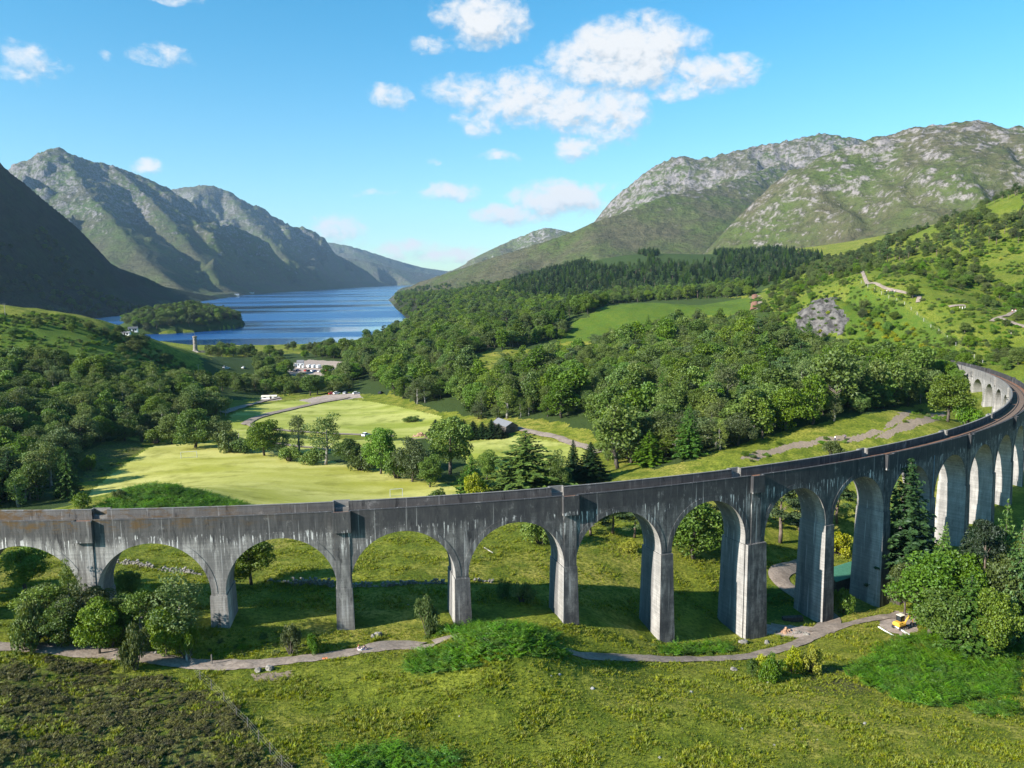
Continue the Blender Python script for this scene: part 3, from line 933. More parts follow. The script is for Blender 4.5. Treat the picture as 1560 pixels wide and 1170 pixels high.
def build_sky():
    w = bpy.data.worlds.new('World')
    SC.world = w
    w.use_nodes = True
    t = w.node_tree; t.nodes.clear()
    k = NT.__new__(NT); k.t = t; k.n = t.nodes
    out = k.n.new('ShaderNodeOutputWorld'); bg = k.n.new('ShaderNodeBackground')
    sky = k.n.new('ShaderNodeTexSky'); sky.sky_type = 'NISHITA'; sky.sun_disc = False
    sky.sun_elevation = SUN_EL
    sky.sun_rotation = math.atan2(SUN_H[0], SUN_H[1])
    sky.altitude = 50; sky.air_density = SKY_AIR; sky.dust_density = SKY_DUST; sky.ozone_density = SKY_OZ
    tc = k.n.new('ShaderNodeTexCoord')
    d = tc.outputs['Generated']
    s = k.sep(d)
    azi = k.math('ARCTAN2', s[0], s[1])
    el = k.math('ARCSINE', s[2])
    comb = k.n.new('ShaderNodeCombineXYZ')
    k.lk(azi, comb.inputs[0]); k.lk(el, comb.inputs[1])
    base = comb.outputs[0]

    def vm(op, a_, b_, c_=None):
        q = k.n.new('ShaderNodeVectorMath'); q.operation = op
        for i_, v_ in enumerate((a_, b_, c_)):
            if v_ is None: continue
            if isinstance(v_, bpy.types.NodeSocket): k.lk(v_, q.inputs[i_])
            else: q.inputs[i_].default_value = v_
        return q.outputs['Value'] if op == 'DOT_PRODUCT' else q.outputs[0]

    def field(vec):
        wc = k.n.new('ShaderNodeTexNoise'); k.lk(vec, wc.inputs['Vector'])
        wc.inputs['Scale'].default_value = 16.0; wc.inputs['Detail'].default_value = 3
        wv = vm('MULTIPLY_ADD', wc.outputs['Color'], (0.052, 0.032, 0), vm('ADD', vec, (-0.026, -0.016, 0)))
        tot = None
        for cx_, cy_, rx, ry, wt in CLOUDS:
            q = ray(cx_, cy_); q = q / np.linalg.norm(q)
            a0, e0 = math.atan2(q[0], q[1]), math.asin(q[2])
            sx_, sy_ = F / (rx * 1.22), F / (ry * 1.22)
            u = vm('MULTIPLY_ADD', wv, (sx_, sy_, 0), (-a0 * sx_, -e0 * sy_, 0))
            g = k.math('MULTIPLY_ADD', vm('DOT_PRODUCT', u, u), -wt, wt)
            tot = k.math('MAXIMUM', g, 0.0) if tot is None else k.math('MAXIMUM', tot, g)
        n = k.noise(k.mapping(vec, (1, 1.35, 1)), 34.0, 8, 0.62, 0.3)
        n2 = k.noise(k.mapping(vec, (1, 1.5, 1)), 90.0, 5, 0.6, 0.2)
        lift = k.math('ADD', k.math('MULTIPLY', k.math('SUBTRACT', n, 0.5), 2.1), k.math('MULTIPLY', k.math('SUBTRACT', n2, 0.5), 0.7))
        return k.math('MULTIPLY', k.math('ADD', tot, k.math('MULTIPLY', lift, k.ramp(tot, 0.0, 0.25))), k.ramp(tot, 0.0, 0.12))

    dens = field(base)
    dens2 = field(k.mapping(base, (1, 1, 1), (-0.006, 0.013, 0)))    # a little nearer the sun
    alpha = k.ramp(dens, 0.06, 1.12)
    lit = k.ramp(k.math('SUBTRACT', dens, k.math('MULTIPLY', dens2, 0.85)), -0.52, 0.30)
    ccol = k.mix(lit, CLOUD_LO, CLOUD_HI)
    skc = k.mix(1.0, sky.outputs[0], k.mix(k.ramp(el, 0.02, 0.36), SKY_LOW, SKY_TINT), 'MULTIPLY')
    k.lk(skc, bg.inputs[0])
    bg.inputs[1].default_value = SKY_STR
    cb = k.n.new('ShaderNodeBackground'); k.lk(ccol, cb.inputs[0]); cb.inputs[1].default_value = SKY_STR
    m1 = k.n.new('ShaderNodeMixShader')
    k.lk(k.math('MULTIPLY', alpha, 0.97), m1.inputs[0]); k.lk(bg.outputs[0], m1.inputs[1]); k.lk(cb.outputs[0], m1.inputs[2])
    # the cumulus only stand over the head of the glen
    win = k.math('MULTIPLY', k.math('LESS_THAN', k.math('ABSOLUTE', azi), 0.80), k.math('MULTIPLY', k.math('GREATER_THAN', el, -0.01), k.math('LESS_THAN', el, 0.42)))
    m2 = k.n.new('ShaderNodeMixShader')
    k.lk(win, m2.inputs[0]); k.lk(bg.outputs[0], m2.inputs[1]); k.lk(m1.outputs[0], m2.inputs[2])
    k.lk(m2.outputs[0], out.inputs[0])
    w.cycles.sampling_method = 'MANUAL'; w.cycles.sample_map_resolution = 256
    c_ = SC.cycles
    c_.max_bounces = 4; c_.diffuse_bounces = 2; c_.glossy_bounces = 2; c_.transmission_bounces = 2
    c_.transparent_max_bounces = 4; c_.volume_bounces = 0
    L = bpy.data.lights.new('sun', 'SUN')
    L.energy = SUN_STR; L.angle = math.radians(0.53); L.color = (1.0, 0.945, 0.86)
    o = bpy.data.objects.new('sun', L)
    o.rotation_euler = Vector(SUN).to_track_quat('Z', 'Y').to_euler()
    o.location = (-200, -100, 300)
    C.objects.link(o)
    v = SC.view_settings
    v.view_transform = 'Standard'; v.look = 'None'; v.gamma = 1.0; v.use_curve_mapping = False
    v.exposure = EXPO


SKY_AIR, SKY_DUST, SKY_OZ, SKY_STR = 1.0, 0.25, 2.0, 0.070
SKY_TINT, SKY_LOW = (0.34, 1.08, 1.25, 1), (0.80, 1.12, 1.18, 1)
CLOUD_LO, CLOUD_HI = (3.7, 4.1, 4.5, 1), (5.9, 5.95, 6.0, 1)
SUN_STR, EXPO = 5.0, 1.22


def build_haze():
    b = MB()
    b.box((-500, 8300, 600), (24000, 18600, 1300))
    m = bpy.data.materials.new('haze_air'); m.use_nodes = True
    n = m.node_tree.nodes; n.clear()
    o = n.new('ShaderNodeOutputMaterial'); v = n.new('ShaderNodeVolumePrincipled')
    v.inputs['Color'].default_value = (0.50, 0.72, 1.0, 1)
    v.inputs['Density'].default_value = HAZE
    v.inputs['Anisotropy'].default_value = 0.2
    m.node_tree.links.new(v.outputs[0], o.inputs['Volume'])
    tag(b.build('haze', m), 'thin blue summer haze filling the glen', None, None, 'stuff')


HAZE = 2.8e-5
# ------------------------------------------------------------------ viaduct
def concrete_material(name, stain=1.0, base=(0.47, 0.445, 0.41), core_shade=False):
    """weathered mass concrete; 'fc' holds (along, inward, height below parapet top)"""
    k = NT(name)
    fc = k.attr('fc', True)
    s = k.sep(fc)
    st = k.noise(k.mapping(fc, (0.9, 0.9, 0.09)), 1.0, 6, 0.68)          # vertical runs
    board = k.noise(k.mapping(fc, (0.06, 0.06, 3.4)), 1.0, 2, 0.5)        # shutter boards
    blot = k.noise(k.mapping(fc, (0.28, 0.28, 0.28)), 1.0, 6, 0.65)
    grain = k.noise(fc, 6.0, 4, 0.7)
    c = k.mix(k.ramp(blot, 0.3, 0.72), tuple(x * 0.74 for x in base), base)
    c = k.mix(k.ramp(board, 0.42, 0.60, 0.45, 0), c, tuple(x * 0.5 for x in base))
    dark = k.mix(k.ramp(st, 0.36, 0.66), (0.018, 0.018, 0.020), (0.095, 0.090, 0.086))
    # weather stain: strongest under the parapet, in vertical runs lower down
    run = k.math('ADD', k.ramp(st, 0.40, 0.60), k.math('MULTIPLY', k.math('SUBTRACT', blot, 0.5), 1.0))
    top = k.ramp(k.math('ADD', s[2], k.math('MULTIPLY', k.math('SUBTRACT', blot, 0.5), 1.8)), -4.6, -1.6)
    amt = k.math('MINIMUM', k.math('ADD', k.math('MULTIPLY', run, 0.78), k.math('MULTIPLY', top, 0.85)), 1.0)
    c = k.mix(k.math('MULTIPLY', k.math('MULTIPLY', k.math('MAXIMUM', amt, 0.0), 0.92 * stain), k.ramp(s[1], 4.8, 5.3, 1.0, 0.45)), c, dark)  # inner face stained less, part of its painted sunlit tone
    # darker concrete along the line, with the fading sun put into its colour
    lng = k.ramp(k.math('ADD', s[0], k.math('MULTIPLY', k.math('SUBTRACT', blot, 0.5), 16.0)), 2.0, 58.0, 0.0, 0.88 * stain)
    mott = k.noise(k.mapping(fc, (0.55, 0.55, 0.30), (4, 4, 4)), 1.0, 6, 0.72)
    lng = k.math('MULTIPLY', lng, k.ramp(mott, 0.40, 0.60, 1.0, 0.62))
    inner = k.ramp(s[1], 4.8, 5.3, 1.0, 0.10)          # inner face kept pale, its sunlight painted into the colour
    c = k.mix(k.math('MULTIPLY', lng, inner), c, (0.036, 0.036, 0.040))
    if core_shade:       # shade in the middle of pier sides and vaults, painted into the colour
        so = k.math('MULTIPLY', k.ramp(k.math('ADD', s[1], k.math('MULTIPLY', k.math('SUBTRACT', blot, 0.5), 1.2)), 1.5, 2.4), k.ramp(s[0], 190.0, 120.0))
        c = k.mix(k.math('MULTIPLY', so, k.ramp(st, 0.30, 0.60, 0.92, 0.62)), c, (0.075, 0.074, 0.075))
    # white lime runs below the string line
    d1 = k.noise(k.mapping(fc, (3.6, 3.6, 0.22)), 1.0, 3, 0.6)
    d2 = k.noise(k.mapping(fc, (0.20, 0.2, 0.35), (9, 3, 1)), 1.0, 3, 0.6)
    d3 = k.noise(k.mapping(fc, (1.1, 1.1, 0.30), (2, 8, 5)), 1.0, 2, 0.6)
    band = k.math('MULTIPLY', k.ramp(s[2], -7.2, -4.2), k.ramp(k.math('ADD', s[2], k.math('MULTIPLY', d3, 2.4)), -1.3, -1.6))
    dr = k.math('MULTIPLY', k.math('MULTIPLY', k.ramp(k.math('ADD', d1, k.math('MULTIPLY', k.math('SUBTRACT', grain, 0.5), 0.10)), 0.565, 0.64), k.ramp(d2, 0.40, 0.54)), band)
    c = k.mix(k.math('MULTIPLY', dr, 0.95 * stain), c, (0.66, 0.64, 0.61))
    c = k.mix(k.ramp(mott, 0.58, 0.72, 0, 0.45 * stain), c, (0.46, 0.44, 0.41))
    c = k.mix(k.ramp(k.noise(k.mapping(fc, (0.7, 0.7, 0.16), (7, 1, 2)), 1.0, 6, 0.72), 0.55, 0.66, 0, 0.75 * stain), c, (0.020, 0.020, 0.022))
    # long pale runs everywhere
    c = k.mix(k.ramp(k.noise(k.mapping(fc, (2.2, 2.2, 0.05), (5, 5, 5)), 1.0, 3, 0.6), 0.60, 0.68, 0, 0.6), c, (0.42, 0.41, 0.395))
    # rusty moss under the parapet
    mo = k.math('MULTIPLY', k.ramp(k.noise(k.mapping(fc, (0.35, 0.35, 0.9), (1, 2, 3)), 1.0, 5, 0.7), 0.47, 0.62), k.ramp(s[2], -2.1, -1.0))
    mo = k.math('MULTIPLY', mo, k.ramp(s[0], 34, 4))
    c = k.mix(k.math('MULTIPLY', mo, 0.8 * stain), c, (0.115, 0.066, 0.018))
    c = k.mix(k.ramp(grain, 0.25, 0.75, 0.22, 0), c, (0.03, 0.03, 0.03))
    h = k.math('ADD', k.math('MULTIPLY', board, 0.6), grain)
    k.principled(c, 0.9, k.bump(h, 0.45, 0.05), spec=0.2)
    return k.m


class VM:
    """mesh written in viaduct coordinates (along, inward, height)"""
    def __init__(self): self.v, self.f = [], []

    def grid(self, pts, flip=False):
        """pts[i][j] of (s,t,z)"""
        b = len(self.v); n, m = len(pts), len(pts[0])
        for r in pts: self.v.extend(r)
        for i in range(n - 1):
            for j in range(m - 1):
                q = (b + i * m + j, b + i * m + j + 1, b + (i + 1) * m + j + 1, b + (i + 1) * m + j)
                self.f.append(q[::-1] if flip else q)

    def box(self, s0, s1, t0, t1, z0, z1, ns=1, batter=0.0):
        """closed box; lower end wider by batter (m) on all four sides"""
        S = np.linspace(s0, s1, ns + 1); sm = (s0 + s1) / 2
        def P(s, t, z):
            k = batter if z == z0 else 0
            return (s + (k if s > sm else -k if s < sm else 0), t + (k if t > (t0 + t1) / 2 else -k), z)
        self.grid([[P(s, t0, z) for s in S] for z in (z0, z1)])
        self.grid([[P(s, t1, z) for s in S] for z in (z0, z1)], True)
        self.grid([[P(s, t, z1) for s in S] for t in (t0, t1)])
        self.grid([[P(s, t, z0) for s in S] for t in (t0, t1)], True)
        self.grid([[P(s0, t, z) for t in (t1, t0)] for z in (z0, z1)])
        self.grid([[P(s1, t, z) for t in (t0, t1)] for z in (z0, z1)])

    def build(self, name, mat, parent, root, side=None):
        a = np.array(self.v, float)
        x, y, z = vmap(a[:, 0], a[:, 1], a[:, 2])
        V = np.stack([x, y, z], 1) - np.array(root)
        me = np_mesh(name, V, np.array(self.f), mat, attrs={'fc': ('FLOAT_VECTOR', a)})
        bm = bmesh.new(); bm.from_mesh(me); bmesh.ops.remove_doubles(bm, verts=bm.verts, dist=0.002)
        bmesh.ops.recalc_face_normals(bm, faces=bm.faces)
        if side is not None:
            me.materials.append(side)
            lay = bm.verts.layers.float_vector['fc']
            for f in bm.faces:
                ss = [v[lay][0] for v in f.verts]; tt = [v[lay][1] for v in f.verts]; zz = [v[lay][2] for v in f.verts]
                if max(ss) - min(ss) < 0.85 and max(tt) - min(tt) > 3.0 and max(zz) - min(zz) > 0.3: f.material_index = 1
        bm.to_mesh(me); bm.free()
        return link(name, me, parent)


def build_viaduct():
    root = vmap(0, VW / 2, -16)
    root = (float(root[0]), float(root[1]), float(root[2]))
    E = empty('railway_viaduct', root, 0, 'long curving grey concrete railway viaduct of many round arches crossing the glen', 'viaduct')
    FACE = concrete_material('weathered_concrete')
    SIDE = concrete_material('pale_concrete', 0.40, (0.60, 0.565, 0.52), True)  # paler than FACE: sunlit side tone and shaded core are in the colour
    DECKT = -1.0            # underside of parapet, top of the arch spandrel
    SPR = -11.0             # springing
    RAD = 7.55
    I0, I1 = -2, 21
    HALF = lambda i: 2.15 if i == 6 else 0.98
    sides = []
    for i in range(I0, I1 + 1):
        s = pier_s(i)
        # pier
        zb = SPR
        # foot heights at outer and inner faces
        gx, gy, _ = vmap(s, VW / 2, 0)
        g = float(height(np.array([gx]), np.array([gy]), detail=False)[0]) - 2.0
        z0 = g - (VTOP + VG * s)
        hw = HALF(i)
        if i < I1:
            up = VM(); lo = VM()
            lo_w, lo_t = (hw + 0.16, 0.22) if i != 6 else (hw - 0.12, 0.62)
            # upper shaft between springing of the two arches down to the ledge
            zl = SPR - 0.35 if i != 6 else SPR - 0.9
            up.box(s - hw, s + hw, 0, VW, zl, SPR)
            bat = max(0.0, (zl - z0) / 46.0)
            lo.box(s - lo_w, s + lo_w, -lo_t, VW + lo_t, z0, zl, 1, bat)
            if i == 6:
                lo.box(s - hw - 0.1, s + hw + 0.1, 0.0, VW, z0, zl - 0.05, 1, bat)
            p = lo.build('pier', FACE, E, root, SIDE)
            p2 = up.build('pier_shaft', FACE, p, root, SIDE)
            sides += [p, p2]
            # pilaster under each refuge
            if i % 2 == 0:
                for t0, t1 in ((-0.14, 0.0), (VW, VW + 0.14)):
                    q = VM(); q.box(s - 1.02, s + 1.02, t0, t1, zl + 0.003, -3.02)
                    q.build('pilaster', FACE, p, root)
        # refuge boxes
        if i % 2 == 0 and i <= I1:
            for sg in (0, 1):
                q = VM()
                a, b = (-0.66, -0.003) if sg == 0 else (VW + 0.003, VW + 0.66)
                q.box(s - 1.28, s + 1.28, a, b, -3.0, -0.95)
                if sg == 0:
                    q.box(s - 1.28, s + 1.28, a, a + 0.22, -0.947, 0.0)
                    q.box(s - 1.28, s - 1.06, a + 0.223, b + 0.42, -0.947, 0.0); q.box(s + 1.06, s + 1.28, a + 0.223, b + 0.42, -0.947, 0.0)
                else:
                    q.box(s - 1.28, s + 1.28, b - 0.22, b, -0.947, 0.0)
                    q.box(s - 1.28, s - 1.06, a - 0.42, b - 0.223, -0.947, 0.0); q.box(s + 1.06, s + 1.28, a - 0.42, b - 0.223, -0.947, 0.0)
                q.build('refuge', FACE, E, root)
        if i == I1:
            # abutment
            q = VM(); q.box(s - 0.98, s + 26, 0, VW, z0 - 6, DECKT, 8)
            q.build('abutment', FACE, E, root)
            continue
        # arch span i -> i+1
        sa, sb = pier_s(i), pier_s(i + 1)
        ha, hb = HALF(i), HALF(i + 1)
        l, r = sa + ha, sb - hb
        mid, rad = (l + r) / 2, (r - l) / 2
        rise = RAD
        th = np.linspace(math.pi, 0, 33)
        S = [mid + rad * math.cos(q) for q in th]
        Zi = [SPR + rise * math.sin(q) for q in th]
        A = VM()
        cols = [sa] + ([sa + ha] if False else []) + S + [sb]
        for t, fl in ((0.0, False), (VW, True)):
            rows = []
            for fr in np.linspace(0, 1, 5):
                rows.append([(sa, t, SPR + (DECKT - SPR) * fr)] + [(ss, t, zz + (DECKT - zz) * fr) for ss, zz in zip(S, Zi)] + [(sb, t, SPR + (DECKT - SPR) * fr)])
            A.grid(rows, fl)
        sp = A.build('spandrel', FACE, E, root)
        B = VM()
        B.grid([[(ss, t, zz) for ss, zz in zip(S, Zi)] for t in np.linspace(0, VW, 6)], True)
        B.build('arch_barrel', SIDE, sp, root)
        # arch ring standing slightly proud
        G = VM()
        ro = 0.85
        for t0, t1 in ((-0.05, 0.0), (VW, VW + 0.05)):
            inn = [(mid + rad * math.cos(q), SPR + rise * math.sin(q)) for q in th]
            ext = [(mid + (rad + ro) * math.cos(q), SPR + (rise + ro) * math.sin(q)) for q in th]
            lim = lambda p: (min(max(p[0], sa + 0.02), sb - 0.02), p[1])
            ext = [lim(p) for p in ext]
            f = t0 if t0 < 0 else t1
            bk = t1 if t0 < 0 else t0
            G.grid([[(a[0], f, a[1]) for a in inn], [(a[0], f, a[1]) for a in ext]], f > 0)
            G.grid([[(a[0], f, a[1]) for a in ext], [(a[0], bk, a[1]) for a in ext]], f > 0)
            G.grid([[(a[0], bk, a[1]) for a in inn], [(a[0], f, a[1]) for a in inn]], f > 0)
        G.build('arch_ring', FACE, sp, root)
    # parapets between refuges (each its own piece), deck, coping
    ev = [i for i in range(I0, I1 + 1) if i % 2 == 0]
    brk = [(pier_s(I0) - 12.0)] + [pier_s(i) for i in ev] + [pier_s(I1) + 26]
    for j in range(len(brk) - 1):
        a = brk[j] + (1.06 if j > 0 else 0); b = brk[j + 1] - (1.06 if j < len(brk) - 2 else 0)
        n = max(2, int((b - a) / 2))
        for t0, t1 in ((0.0, 0.42), (VW - 0.42, VW)):
            q = VM(); q.box(a, b, t0 + 0.004, t1 - 0.004, -1.7, -0.10, n)
            w = q.build('parapet', FACE, E, root)
            q = VM(); q.box(a, b, t0 - 0.03, t1 + 0.03, -0.097, 0.0, n)
            q.build('coping', FACE, w, root)
    sA, sB = brk[0], brk[-1]
    n = 220
    q = VM(); q.box(sA, sB, 0.45, VW - 0.45, -1.9, -1.53, n)
    bal = track_material('rusty_ballast', (0.17, 0.085, 0.052), (0.30, 0.165, 0.110))
    q.build('ballast', bal, E, root)
    sl = VM()
    for k in range(int((sB - sA) / 0.72)):
        s = sA + 0.3 + k * 0.72
        sl.box(s, s + 0.24, VW / 2 - 1.25, VW / 2 + 1.25, -1.527, -1.46)
    o = sl.build('sleepers', plain('old_sleeper', (0.10, 0.075, 0.06)), E, root)
    o['kind'] = 'stuff'
    for sg in (-1, 1):
        q = VM(); c = VW / 2 + sg * 0.75
        q.box(sA, sB, c - 0.035, c + 0.035, -1.457, -1.31, n)
        q.box(sA, sB, c - 0.07, c + 0.07, -1.458, -1.43, n)
        q.build('rail', plain('rail_steel', (0.075, 0.055, 0.045), 0.5, metal=0.3), E, root)
    # iron rainwater pipe on one pier
    q = VM(); s = pier_s(9) - 0.2
    q.box(s, s + 0.11, -0.2, -0.09, -24, -2.4)
    q.build('drainpipe', plain('pipe_paint', (0.20, 0.26, 0.32)), E, root)
    return E
# ------------------------------------------------------------------ leaves
def leaf_material(name, lo, hi, trans=0.28, spread=0.72):
    k = NT(name)
    p = k.pos()
    n = k.noise(p, 0.9, 3, 0.6)
    r = k.rnd()
    c = k.mix(k.ramp(n, 0.3, 0.7), lo, hi)
    f = k.math('ADD', 1 - spread / 2, k.math('MULTIPLY', r, spread))
    c2 = k.mix(1.0, c, f, 'MULTIPLY')
    hs = k.n.new('ShaderNodeHueSaturation')
    k.lk(c2, hs.inputs['Color'])
    k.lk(k.math('ADD', 0.485, k.math('MULTIPLY', k.math('FRACT', k.math('MULTIPLY', r, 7.31)), 0.03)), hs.inputs['Hue'])
    k.lk(k.math('ADD', 0.96, k.math('MULTIPLY', k.math('FRACT', k.math('MULTIPLY', r, 3.77)), 0.26)), hs.inputs['Saturation'])
    k.leaf(hs.outputs[0], trans, k.mix(1.0, hs.outputs[0], (1.25, 1.2, 0.55, 1), 'MULTIPLY'))
    return k.m


def bark_material(name, a, b):
    k = NT(name)
    p = k.pos()
    n = k.noise(k.mapping(p, (3, 3, 0.6)), 1.5, 5, 0.7)
    k.principled(k.mix(k.ramp(n, 0.35, 0.65), a, b), 0.95, spec=0.1)
    return k.m


MAT = {}
def veg_materials():
    MAT['oak'] = leaf_material('broad_leaf', (0.062, 0.108, 0.016), (0.135, 0.190, 0.030))
    MAT['birch'] = leaf_material('birch_leaf', (0.080, 0.118, 0.026), (0.160, 0.200, 0.052))
    MAT['bright'] = leaf_material('bright_leaf', (0.066, 0.128, 0.013), (0.135, 0.220, 0.025))
    MAT['willow'] = leaf_material('grey_leaf', (0.068, 0.098, 0.026), (0.132, 0.165, 0.048))
    MAT['spruce'] = leaf_material('spruce_needle', (0.014, 0.032, 0.011), (0.038, 0.068, 0.021), 0.12)
    MAT['fir'] = leaf_material('green_needle', (0.040, 0.086, 0.014), (0.090, 0.150, 0.024), 0.15)
    MAT['pine'] = leaf_material('pine_needle', (0.042, 0.076, 0.024), (0.092, 0.132, 0.044), 0.12)
    MAT['fern'] = leaf_material('fern_frond', (0.060, 0.140, 0.012), (0.130, 0.245, 0.022), 0.35, 0.6)
    MAT['yellow'] = leaf_material('yellow_leaf', (0.16, 0.19, 0.018), (0.34, 0.34, 0.030), 0.3, 0.3)
    MAT['grass'] = leaf_material('grass_blade', (0.130, 0.172, 0.016), (0.275, 0.285, 0.040), 0.3, 0.6)
    MAT['heather'] = leaf_material('heather_sprig', (0.060, 0.056, 0.022), (0.150, 0.145, 0.038), 0.15, 0.7)
    MAT['bark'] = bark_material('bark', (0.055, 0.045, 0.036), (0.14, 0.12, 0.10))
    MAT['birchbark'] = bark_material('birch_bark', (0.10, 0.09, 0.08), (0.36, 0.34, 0.31))
    MAT['pinebark'] = bark_material('pine_bark', (0.085, 0.062, 0.048), (0.20, 0.155, 0.125))


class Leaves:
    def __init__(self, seed): self.r = np.random.RandomState(seed); self.c, self.n, self.s, self.a = [], [], [], []

    def add(self, c, n, s, asp=1.5):
        self.c.append(c); self.n.append(n); self.s.append(np.broadcast_to(s, (len(c),))); self.a.append(np.full(len(c), asp))

    def mesh(self, name, mat, tdir=None):
        c, n, s, a = np.concatenate(self.c), np.concatenate(self.n), np.concatenate(self.s), np.concatenate(self.a)
        n = n / (np.linalg.norm(n, axis=1)[:, None] + 1e-9)
        t = self.r.randn(len(c), 3); t -= (t * n).sum(1)[:, None] * n
        t /= np.linalg.norm(t, axis=1)[:, None] + 1e-9
        b = np.cross(n, t)
        L, W = (s * a / 2)[:, None], (s / 2)[:, None]
        fold = n * (s * 0.12)[:, None]
        V = np.stack([c - t * L - fold, c + b * W, c + t * L - fold, c - b * W], 1).reshape(-1, 3)
        return np_mesh(name, V, np.arange(len(V)).reshape(-1, 4), mat)


def sphere_dirs(r, n, up=0.0):
    d = r.randn(n, 3); d[:, 2] += up
    return d / np.linalg.norm(d, axis=1)[:, None]


def limb_mesh(name, h, lobes, r0, mat, r, top=0.8, nlimb=14, bend=0.04):
    m = MB()
    k = np.linspace(0, 1, 6)
    off = np.cumsum(r.randn(6, 2) * bend * h * 0.4, 0); off[0] = 0
    spine = [(off[i, 0], off[i, 1], (k[i] * top * h) - (0.04 * h if i == 0 else 0)) for i in range(6)]
    m.tube(spine, [r0 * (1.15 - 0.95 * q) for q in k], 7)
    pick = r.permutation(len(lobes))[:nlimb]
    for i in pick:
        c = lobes[i]
        zt = min(max(c[2] - 0.45 * math.hypot(c[0], c[1]) - 0.03 * h, 0.12 * h), top * h * 0.97)
        f = zt / (top * h)
        j = min(int(f * 5), 4); w = f * 5 - j
        b = np.array(spine[j]) * (1 - w) + np.array(spine[j + 1]) * w
        mid = b * 0.5 + np.array(c) * 0.5 + np.array([0, 0, 0.03 * h])
        rb = r0 * (1.1 - 0.95 * f) * 0.55
        m.tube([b, mid, c], [rb, rb * 0.6, rb * 0.2], 5, False)
    return m.mesh(name, mat, True)


def broadleaf(seed, leaf, bark='bark', rx=0.36, zc=0.60, rz=0.40, nl=38, per=230, ls=0.0245, lob=(0.10, 0.17), up=0.45, ragged=0.25):
    """unit-height tree: returns crown mesh, trunk mesh"""
    r = np.random.RandomState(seed)
    L = Leaves(seed + 1)
    lobes = []
    for i in range(nl):
        d = sphere_dirs(r, 1, 0.25)[0]
        q = 0.45 + 0.55 * r.rand() ** 0.5
        q *= 1 + ragged * r.randn() * 0.5
        c = np.array([d[0] * rx * q, d[1] * rx * q, zc + d[2] * rz * q])
        wide = 1 - 0.35 * max(0, (c[2] - zc) / rz)
        c[0] *= wide; c[1] *= wide
        c[2] = max(c[2], 0.13)
        R = r.uniform(*lob)
        lobes.append(c)
        n = int(per * (R / 0.135) ** 2)
        d = sphere_dirs(r, n, up)
        rad = R * (0.55 + 0.5 * r.rand(n) ** 0.6)
        p = c + d * rad[:, None] * np.array([1.08, 1.08, 0.8])
        nn = d * 0.55 + sphere_dirs(r, n, 0.3) * 0.8
        L.add(p, nn, ls * r.uniform(0.6, 1.35, n), 1.5)
    zt = max(0.05, 0)
    top = max(c[2] for c in lobes) + 0.1
    cr = L.mesh('crown', MAT[leaf])
    tr = limb_mesh('trunk', 1.0, lobes, 0.022 + 0.01 * r.rand(), MAT[bark], r, min(0.82, top - 0.12), 16)
    return cr, tr


def birch(seed, leaf='birch', rx=0.22, nl=46):
    return broadleaf(seed, leaf, 'birchbark', rx, 0.58, 0.42, nl, 150, 0.0195, (0.055, 0.115), 0.05, 0.4)


def conifer(seed, leaf, rx=0.20, z0=0.06, lev=34, per=12, ls=0.0235, droop=0.35, pw=0.85, ragged=0.15):
    r = np.random.RandomState(seed)
    L = Leaves(seed + 1)
    m = MB()
    m.tube([(0, 0, -0.03), (0, 0, 0.5), (0, 0, 0.98)], [0.018, 0.011, 0.002], 6)
    for i in range(lev):
        f = i / (lev - 1)
        z = z0 + (0.985 - z0) * f
        R = rx * (1 - f) ** pw * (0.55 if f < 0.05 else 1) + 0.008
        nb = max(4, int(per * (1 - 0.5 * f)))
        a0 = r.rand() * 6.28
        for b in range(nb):
            a = a0 + b * 6.283 / nb + r.randn() * 0.2
            l = R * (1 + ragged * r.randn())
            if l < 0.006: continue
            n = max(5, int(48 * l / 0.2))
            t = r.rand(n) ** 0.7
            dz = -droop * l * t + 0.22 * l * t * t + r.randn(n) * 0.006
            w = 0.30 * l * (1 - t) * (r.rand(n) - 0.5) + r.randn(n) * 0.005
            x = math.cos(a) * l * t - math.sin(a) * w; y = math.sin(a) * l * t + math.cos(a) * w
            nn = np.stack([math.cos(a) * 0.35 + r.randn(n) * 0.45, math.sin(a) * 0.35 + r.randn(n) * 0.45, np.full(n, 0.9)], 1)
            L.add(np.stack([x, y, z + dz], 1), nn, ls * r.uniform(0.6, 1.2, n) * (0.55 + 0.45 * (1 - f)), 2.0)
            if i % 3 == 0 and b % 2 == 0 and l > 0.05:
                m.tube([(0, 0, z), (math.cos(a) * l * 0.8, math.sin(a) * l * 0.8, z - droop * l * 0.6)], [0.004, 0.001], 4, False)
    return L.mesh('crown', MAT[leaf]), m.mesh('trunk', MAT['bark'], True)


def scots_pine(seed, leaf='pine', rx=0.24, zb=0.38):
    r = np.random.RandomState(seed)
    L = Leaves(seed + 1)
    lobes = []
    for i in range(26):
        f = r.rand()
        z = zb + (0.97 - zb) * f
        a = r.rand() * 6.283
        q = rx * (1 - 0.65 * f ** 1.5) * (0.35 + 0.65 * r.rand() ** 0.5)
        c = np.array([math.cos(a) * q, math.sin(a) * q, z]); lobes.append(c)
        R = r.uniform(0.055, 0.105)
        n = int(190 * (R / 0.08) ** 2)
        d = sphere_dirs(r, n, 0.5)
        p = c + d * (R * (0.4 + 0.6 * r.rand(n)))[:, None] * np.array([1.25, 1.25, 0.45])
        L.add(p, d * 0.3 + sphere_dirs(r, n, 0.8), 0.0145 * r.uniform(0.6, 1.3, n), 2.6)
    return L.mesh('crown', MAT[leaf]), limb_mesh('trunk', 1.0, lobes, 0.021, MAT['pinebark'], r, 0.93, 20, 0.02)


